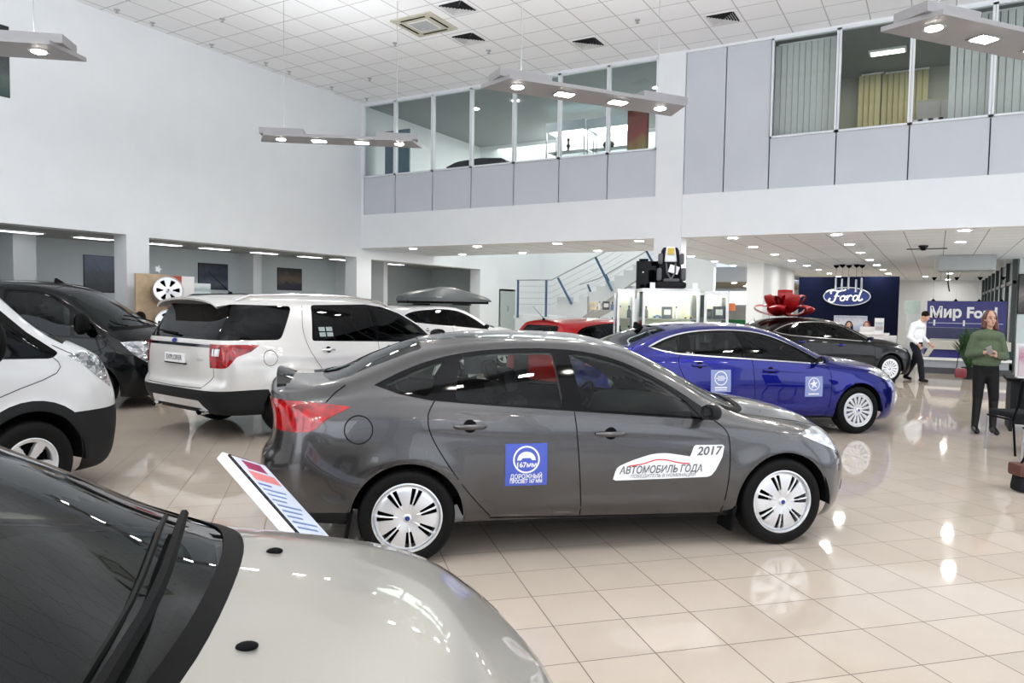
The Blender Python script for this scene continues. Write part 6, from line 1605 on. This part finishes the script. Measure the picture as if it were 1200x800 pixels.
def hand_parts(wr, d, n, curl=.6, side_=1, s=1.0):
    """wrist point, palm direction d, palm normal n; five separate fingers"""
    d = Vector(d).normalized(); n = Vector(n); n = (n-d*n.dot(d)).normalized(); x = d.cross(n)*side_; wr = Vector(wr); P_ = []
    pc = wr+d*.045*s
    for k in (-1.1, -.35, .35, 1.1): P_.append(('c', tuple(wr+x*k*.012*s+d*.01*s), tuple(wr+d*.088*s+x*k*.021*s), .013*s, .011*s))
    for k, ln in ((-1.5, .058), (-.5, .070), (.5, .074), (1.5, .066)):
        b = wr+d*.088*s+x*k*.0185*s; m1 = b+(d*math.cos(curl*.5)-n*math.sin(curl*.5))*ln*.5*s; m2 = m1+(d*math.cos(curl*1.3)-n*math.sin(curl*1.3))*ln*.32*s; m3 = m2+(d*math.cos(curl*2.1)-n*math.sin(curl*2.1))*ln*.25*s
        P_ += [('c', tuple(b), tuple(m1), .0090*s, .0084*s), ('c', tuple(m1), tuple(m2), .0084*s, .0076*s), ('c', tuple(m2), tuple(m3), .0076*s, .0066*s)]
    b = wr+x*.026*s+d*.022*s; m1 = b+(x*.75+d*.65-n*.25).normalized()*.040*s; m2 = m1+(x*.2+d*.9-n*.4).normalized()*.030*s
    P_ += [('c', tuple(b), tuple(m1), .0125*s, .0098*s), ('c', tuple(m1), tuple(m2), .0098*s, .0080*s)]
    return P_
MSW = mat('olive_jumper', (.085, .115, .065), .9, noise=.12, nscale=25, bump=.4); MTR = mat('black_trousers', (.010, .010, .011), .8, spec=.2, bump=.2, nscale=30); MBT = mat('black_boot_leather', (.008, .008, .008), .4, spec=.3, noise=.1)
MHR = mat('auburn_hair', (.085, .025, .015), .45, noise=.35, nscale=30); MHB = mat('dark_brown_hair', (.008, .005, .004), .6, spec=.1, noise=.3, nscale=30)
# woman
w_ = root('person', 'woman in an olive jumper and black knee boots standing and holding a phone', 'person', (.62, 12.12, 0), R(12))
w_.scale = (.90, .95, 1)
HC = (.02, -.03, 1.60); yawh = R(8)
body = head_parts(HC, yawh)+[('c', (.01, 0, 1.42), (.02, -.02, 1.53), .052, .047), ('e', (0, 0, 1.36), (.17, .09, .08)), ('e', (0, 0, 1.10), (.14, .095, .2)), ('e', (0, .01, .92), (.165, .11, .13)),
        ('c', (-.085, 0, .90), (-.10, -.02, .50), .085, .058), ('c', (-.10, -.02, .50), (-.11, .0, .09), .056, .038), ('c', (.085, 0, .90), (.115, -.03, .50), .085, .058), ('c', (.115, -.03, .50), (.12, -.01, .09), .056, .038),
        ('c', (-.17, 0, 1.36), (-.24, .02, 1.10), .048, .040), ('c', (-.24, .02, 1.10), (-.07, -.20, 1.14), .038, .027), ('c', (.17, 0, 1.36), (.26, .02, 1.09), .048, .040), ('c', (.26, .02, 1.09), (.05, -.21, 1.10), .038, .027)]
body += hand_parts((-.07, -.20, 1.14), (.75, -.45, .25), (0, -.3, 1), .7, 1)+hand_parts((.05, -.21, 1.10), (-.8, -.35, .15), (0, .4, -1), .8, 1)
blob('body', body, MSKIN, w_, .0075, 3); face_bits(HC, yawh, w_)
blob('jumper', [('e', (0, 0, 1.36), (.205, .118, .10)), ('e', (0, .0, 1.16), (.185, .13, .22)), ('e', (0, .0, 1.0), (.195, .135, .10)), ('c', (0, 0, 1.40), (0, 0, 1.43), .075, .068),
      ('c', (-.165, 0, 1.355), (-.235, .02, 1.10), .066, .060), ('c', (-.235, .02, 1.10), (-.11, -.165, 1.13), .056, .040), ('c', (.165, 0, 1.355), (.25, .02, 1.08), .066, .062), ('c', (.25, .02, 1.08), (.10, -.175, 1.095), .060, .042)], MSW, w_, .012, 4)
blob('trousers', [('e', (0, .01, .93), (.182, .130, .13)), ('e', (0, .01, .84), (.12, .11, .10)), ('c', (-.085, .0, .88), (-.10, -.02, .50), .098, .070), ('c', (.085, 0, .88), (.115, -.03, .50), .098, .070)], MTR, w_, .012, 3)
for x0, x1, y0 in ((-.10, -.115, 0), (.115, .125, -.01)):
    blob('boot', [('c', (x0, -.02, .50), (x1, y0, .12), .069, .050), ('c', (x1, y0+.02, .08), (x1*1.08, y0-.13, .045), .048, .038), ('e', (x1, y0+.035, .05), (.036, .045, .045)), ('e', (x1*1.1, y0-.15, .035), (.040, .06, .032))], MBT, w_, .010, 2)
Qh = rot(yawh)
blob('hair', [('e', (HC[0], .012, 1.640), (.088, .098, .090)), ('c', (HC[0]-.074, .01, 1.62), (HC[0]-.08, -.02, 1.49), .034, .038), ('c', (HC[0]+.074, .01, 1.62), (HC[0]+.082, -.02, 1.47), .034, .040), ('e', (HC[0], .06, 1.54), (.09, .05, .12)), ('c', (HC[0]-.05, -.05, 1.675), (HC[0]-.075, -.055, 1.61), .022, .018), ('c', (HC[0]+.04, -.055, 1.678), (HC[0]+.075, -.055, 1.61), .024, .018)], MHR, w_, .009, 3)
t = root('phone', 'small pale phone in the hands of the woman in the olive jumper', 'phone', (.60, 12.12, 0), R(12))
bm = bmesh.new(); box(bm, -.035, .035, -.004, .004, 0, .14, M=T(-.005, -.275, 1.13) @ rot(R(-28), 'Y') @ rot(R(38), 'X'), bev=.003); ob('phone_body', bm, MBAR, t)
t = root('handbag', 'small dark red handbag hanging beside the woman in the olive jumper', 'handbag', (.32, 12.02, .76), R(12))
t.scale = (.8, .8, .85)
bm = bmesh.new(); box(bm, -.09, .09, -.045, .045, 0, .17, bev=.04); ob('bag_body', bm, mat('dark_red_leather', (.16, .015, .02), .4, noise=.1), t)
bm = bmesh.new(); tube(bm, smooth2([(-.07, 0, .15), (-.03, .02, .45), (.05, .03, .62)], 6), .007, 6); ob('bag_strap', bm, MBLACK, t)
# man
m_ = root('person', 'man in a white shirt and dark trousers walking with his head bowed', 'person', (-.38, 20.1, 0), R(62))
HM = (.0, -.17, 1.555); ym_ = R(0)
def tp(c, q): return c
hp = head_parts((0, 0, 0), 0); TM = T(*HM) @ rot(R(22), 'X')
hp2 = []
for p in hp:
    if p[0] == 'e': hp2.append(('e', tuple(TM @ Vector(p[1])), p[2], (TM.to_3x3().to_4x4() @ p[3])))
    else: hp2.append(('c', tuple(TM @ Vector(p[1])), tuple(TM @ Vector(p[2])), p[3], p[4]))
mb = hp2+[('c', (0, -.04, 1.40), (0, -.12, 1.50), .058, .052), ('e', (0, 0, 1.34), (.20, .11, .09)), ('e', (0, .02, 1.10), (.155, .11, .2)), ('e', (0, .03, .92), (.16, .11, .12)),
     ('c', (-.09, .03, .88), (-.10, -.14, .50), .085, .058), ('c', (-.10, -.14, .50), (-.10, -.20, .09), .055, .038), ('c', (.09, .03, .88), (.10, .10, .50), .085, .058), ('c', (.10, .10, .50), (.10, .30, .12), .055, .038),
     ('c', (-.20, 0, 1.35), (-.25, .05, 1.07), .05, .042), ('c', (-.25, .05, 1.07), (-.22, -.14, .90), .038, .028), ('c', (.20, 0, 1.35), (.25, .03, 1.07), .05, .042), ('c', (.25, .03, 1.07), (.22, -.16, .92), .038, .028)]
mb += hand_parts((-.22, -.14, .90), (.1, -.6, -.7), (1, 0, 0), .6, 1)+hand_parts((.22, -.16, .92), (-.1, -.7, -.6), (-1, 0, 0), .6, -1)
blob('body', mb, MSKIN, m_, .010, 3)
blob('shirt', [('e', (0, 0, 1.34), (.232, .135, .112)), ('e', (0, .02, 1.14), (.185, .135, .22)), ('e', (0, .03, .97), (.18, .13, .09)), ('c', (0, -.035, 1.40), (0, -.06, 1.44), .078, .068), ('c', (-.20, 0, 1.34), (-.26, .05, 1.07), .070, .062), ('c', (-.26, .05, 1.07), (-.225, -.11, .93), .058, .040), ('c', (.20, 0, 1.34), (.26, .03, 1.07), .070, .062), ('c', (.26, .03, 1.07), (.225, -.13, .95), .058, .040)], mat('white_shirt', (.78, .80, .84), .8, noise=.03, bump=.3, nscale=14), m_, .013, 3)
MNT = mat('navy_trousers', (.010, .011, .018), .8, spec=.2, noise=.1)
blob('trousers', [('e', (0, .03, .93), (.175, .125, .12)), ('e', (0, .03, .83), (.12, .11, .10)), ('c', (-.09, .03, .88), (-.10, -.14, .50), .100, .075), ('c', (-.10, -.14, .50), (-.10, -.20, .09), .075, .062), ('c', (.09, .03, .88), (.10, .10, .50), .100, .075), ('c', (.10, .10, .50), (.10, .30, .13), .075, .062)], MNT, m_, .013, 3)
blob('shoe', [('c', (-.10, -.17, .05), (-.10, -.32, .035), .048, .036)], MBT, m_, .010, 2); blob('shoe', [('c', (.10, .33, .07), (.10, .19, .036), .046, .035)], MBT, m_, .010, 2)
bm = bmesh.new(); bmesh.ops.create_uvsphere(bm, u_segments=20, v_segments=12, radius=1, matrix=TM @ T(0, .024, .050) @ Matrix.Diagonal((.083, .095, .088, 1))); ob('hair', bm, MHB, m_)
# seated women at the desk
def seated(x, y, label, top, hairm, yaw):
    p_ = root('person', label, 'person', (x, y, 0), R(yaw)); dz = -.36
    H_ = (0, -.02, 1.60+dz-.02)
    b_ = head_parts(H_, 0)+[('c', (0, 0, 1.42+dz), (0, -.01, 1.53+dz), .050, .046), ('e', (0, 0, 1.34+dz), (.17, .09, .08)), ('e', (0, 0, 1.08+dz), (.14, .10, .22)), ('e', (0, 0, .86+dz), (.17, .14, .11)),
       ('c', (-.09, 0, .86+dz), (-.10, -.42, .86+dz), .080, .058), ('c', (-.10, -.42, .86+dz), (-.10, -.42, .09), .055, .04), ('c', (.09, 0, .86+dz), (.10, -.42, .86+dz), .080, .058), ('c', (.10, -.42, .86+dz), (.10, -.42, .09), .055, .04), ('c', (-.10, -.40, .05), (-.10, -.54, .04), .045, .035), ('c', (.10, -.40, .05), (.10, -.54, .04), .045, .035),
       ('c', (-.17, 0, 1.33+dz), (-.22, -.03, 1.08+dz), .046, .038), ('c', (-.22, -.03, 1.08+dz), (-.14, -.22, 1.14+dz), .036, .026), ('c', (.17, 0, 1.33+dz), (.22, -.03, 1.08+dz), .046, .038), ('c', (.22, -.03, 1.08+dz), (.14, -.22, 1.14+dz), .036, .026)]
    b_ += hand_parts((-.14, -.22, 1.14+dz), (.3, -.9, .0), (0, 0, 1), .5, 1)+hand_parts((.14, -.22, 1.14+dz), (-.3, -.9, .0), (0, 0, 1), .5, -1)
    blob('body', b_, MSKIN, p_, .011, 2)
    blob('top', [('e', (0, 0, 1.34+dz), (.19, .11, .085)), ('e', (0, 0, 1.10+dz), (.17, .13, .25)), ('c', (-.17, 0, 1.33+dz), (-.23, -.03, 1.08+dz), .062, .055), ('c', (-.23, -.03, 1.08+dz), (-.15, -.19, 1.13+dz), .05, .036), ('c', (.17, 0, 1.33+dz), (.23, -.03, 1.08+dz), .062, .055), ('c', (.23, -.03, 1.08+dz), (.15, -.19, 1.13+dz), .05, .036)], top, p_, .014, 2)
    blob('trousers', [('e', (0, 0, .86+dz), (.185, .155, .12)), ('c', (-.09, 0, .86+dz), (-.10, -.43, .86+dz), .092, .07), ('c', (-.10, -.43, .86+dz), (-.10, -.43, .1), .068, .055), ('c', (.09, 0, .86+dz), (.10, -.43, .86+dz), .092, .07), ('c', (.10, -.43, .86+dz), (.10, -.43, .1), .068, .055)], MTR, p_, .016, 2)
    blob('hair', [('e', (0, .02, 1.635+dz), (.088, .095, .088)), ('c', (-.078, .02, 1.6+dz), (-.09, -.01, 1.40+dz), .034, .04), ('c', (.078, .02, 1.6+dz), (.09, -.01, 1.40+dz), .034, .04), ('e', (0, .07, 1.5+dz), (.09, .045, .12))], hairm, p_, .012, 2)
    s_ = root('stool', 'black stool under the %s' % label.split(' sitting')[0], 'stool', (x, y, 0), 0)
    bm = bmesh.new(); lathe(bm, [(0, .30), (.19, .30), (.20, .32), (.19, .335), (0, .335)], 24); ob('stool_seat', bm, MSEAT, s_)
    bm = bmesh.new(); tube(bm, [(0, 0, .03), (0, 0, .30)], .025, 10); ob('stool_column', bm, MSTEEL, s_); bm = bmesh.new(); lathe(bm, [(0, .03), (.04, .03), (.22, .012), (.22, 0), (0, 0)], 24); ob('stool_foot', bm, MSTEEL, s_)
seated(-2.32, 24.5, 'woman with brown hair and dark top sitting behind the counter', mat('plum_top', (.06, .02, .03), .8, noise=.1), MHB, 6)
seated(-1.86, 24.95, 'woman with red hair and peach top sitting behind the counter', mat('peach_top', (.55, .26, .18), .8, noise=.05), mat('red_hair', (.14, .02, .012), .45, noise=.3, nscale=30), -4)
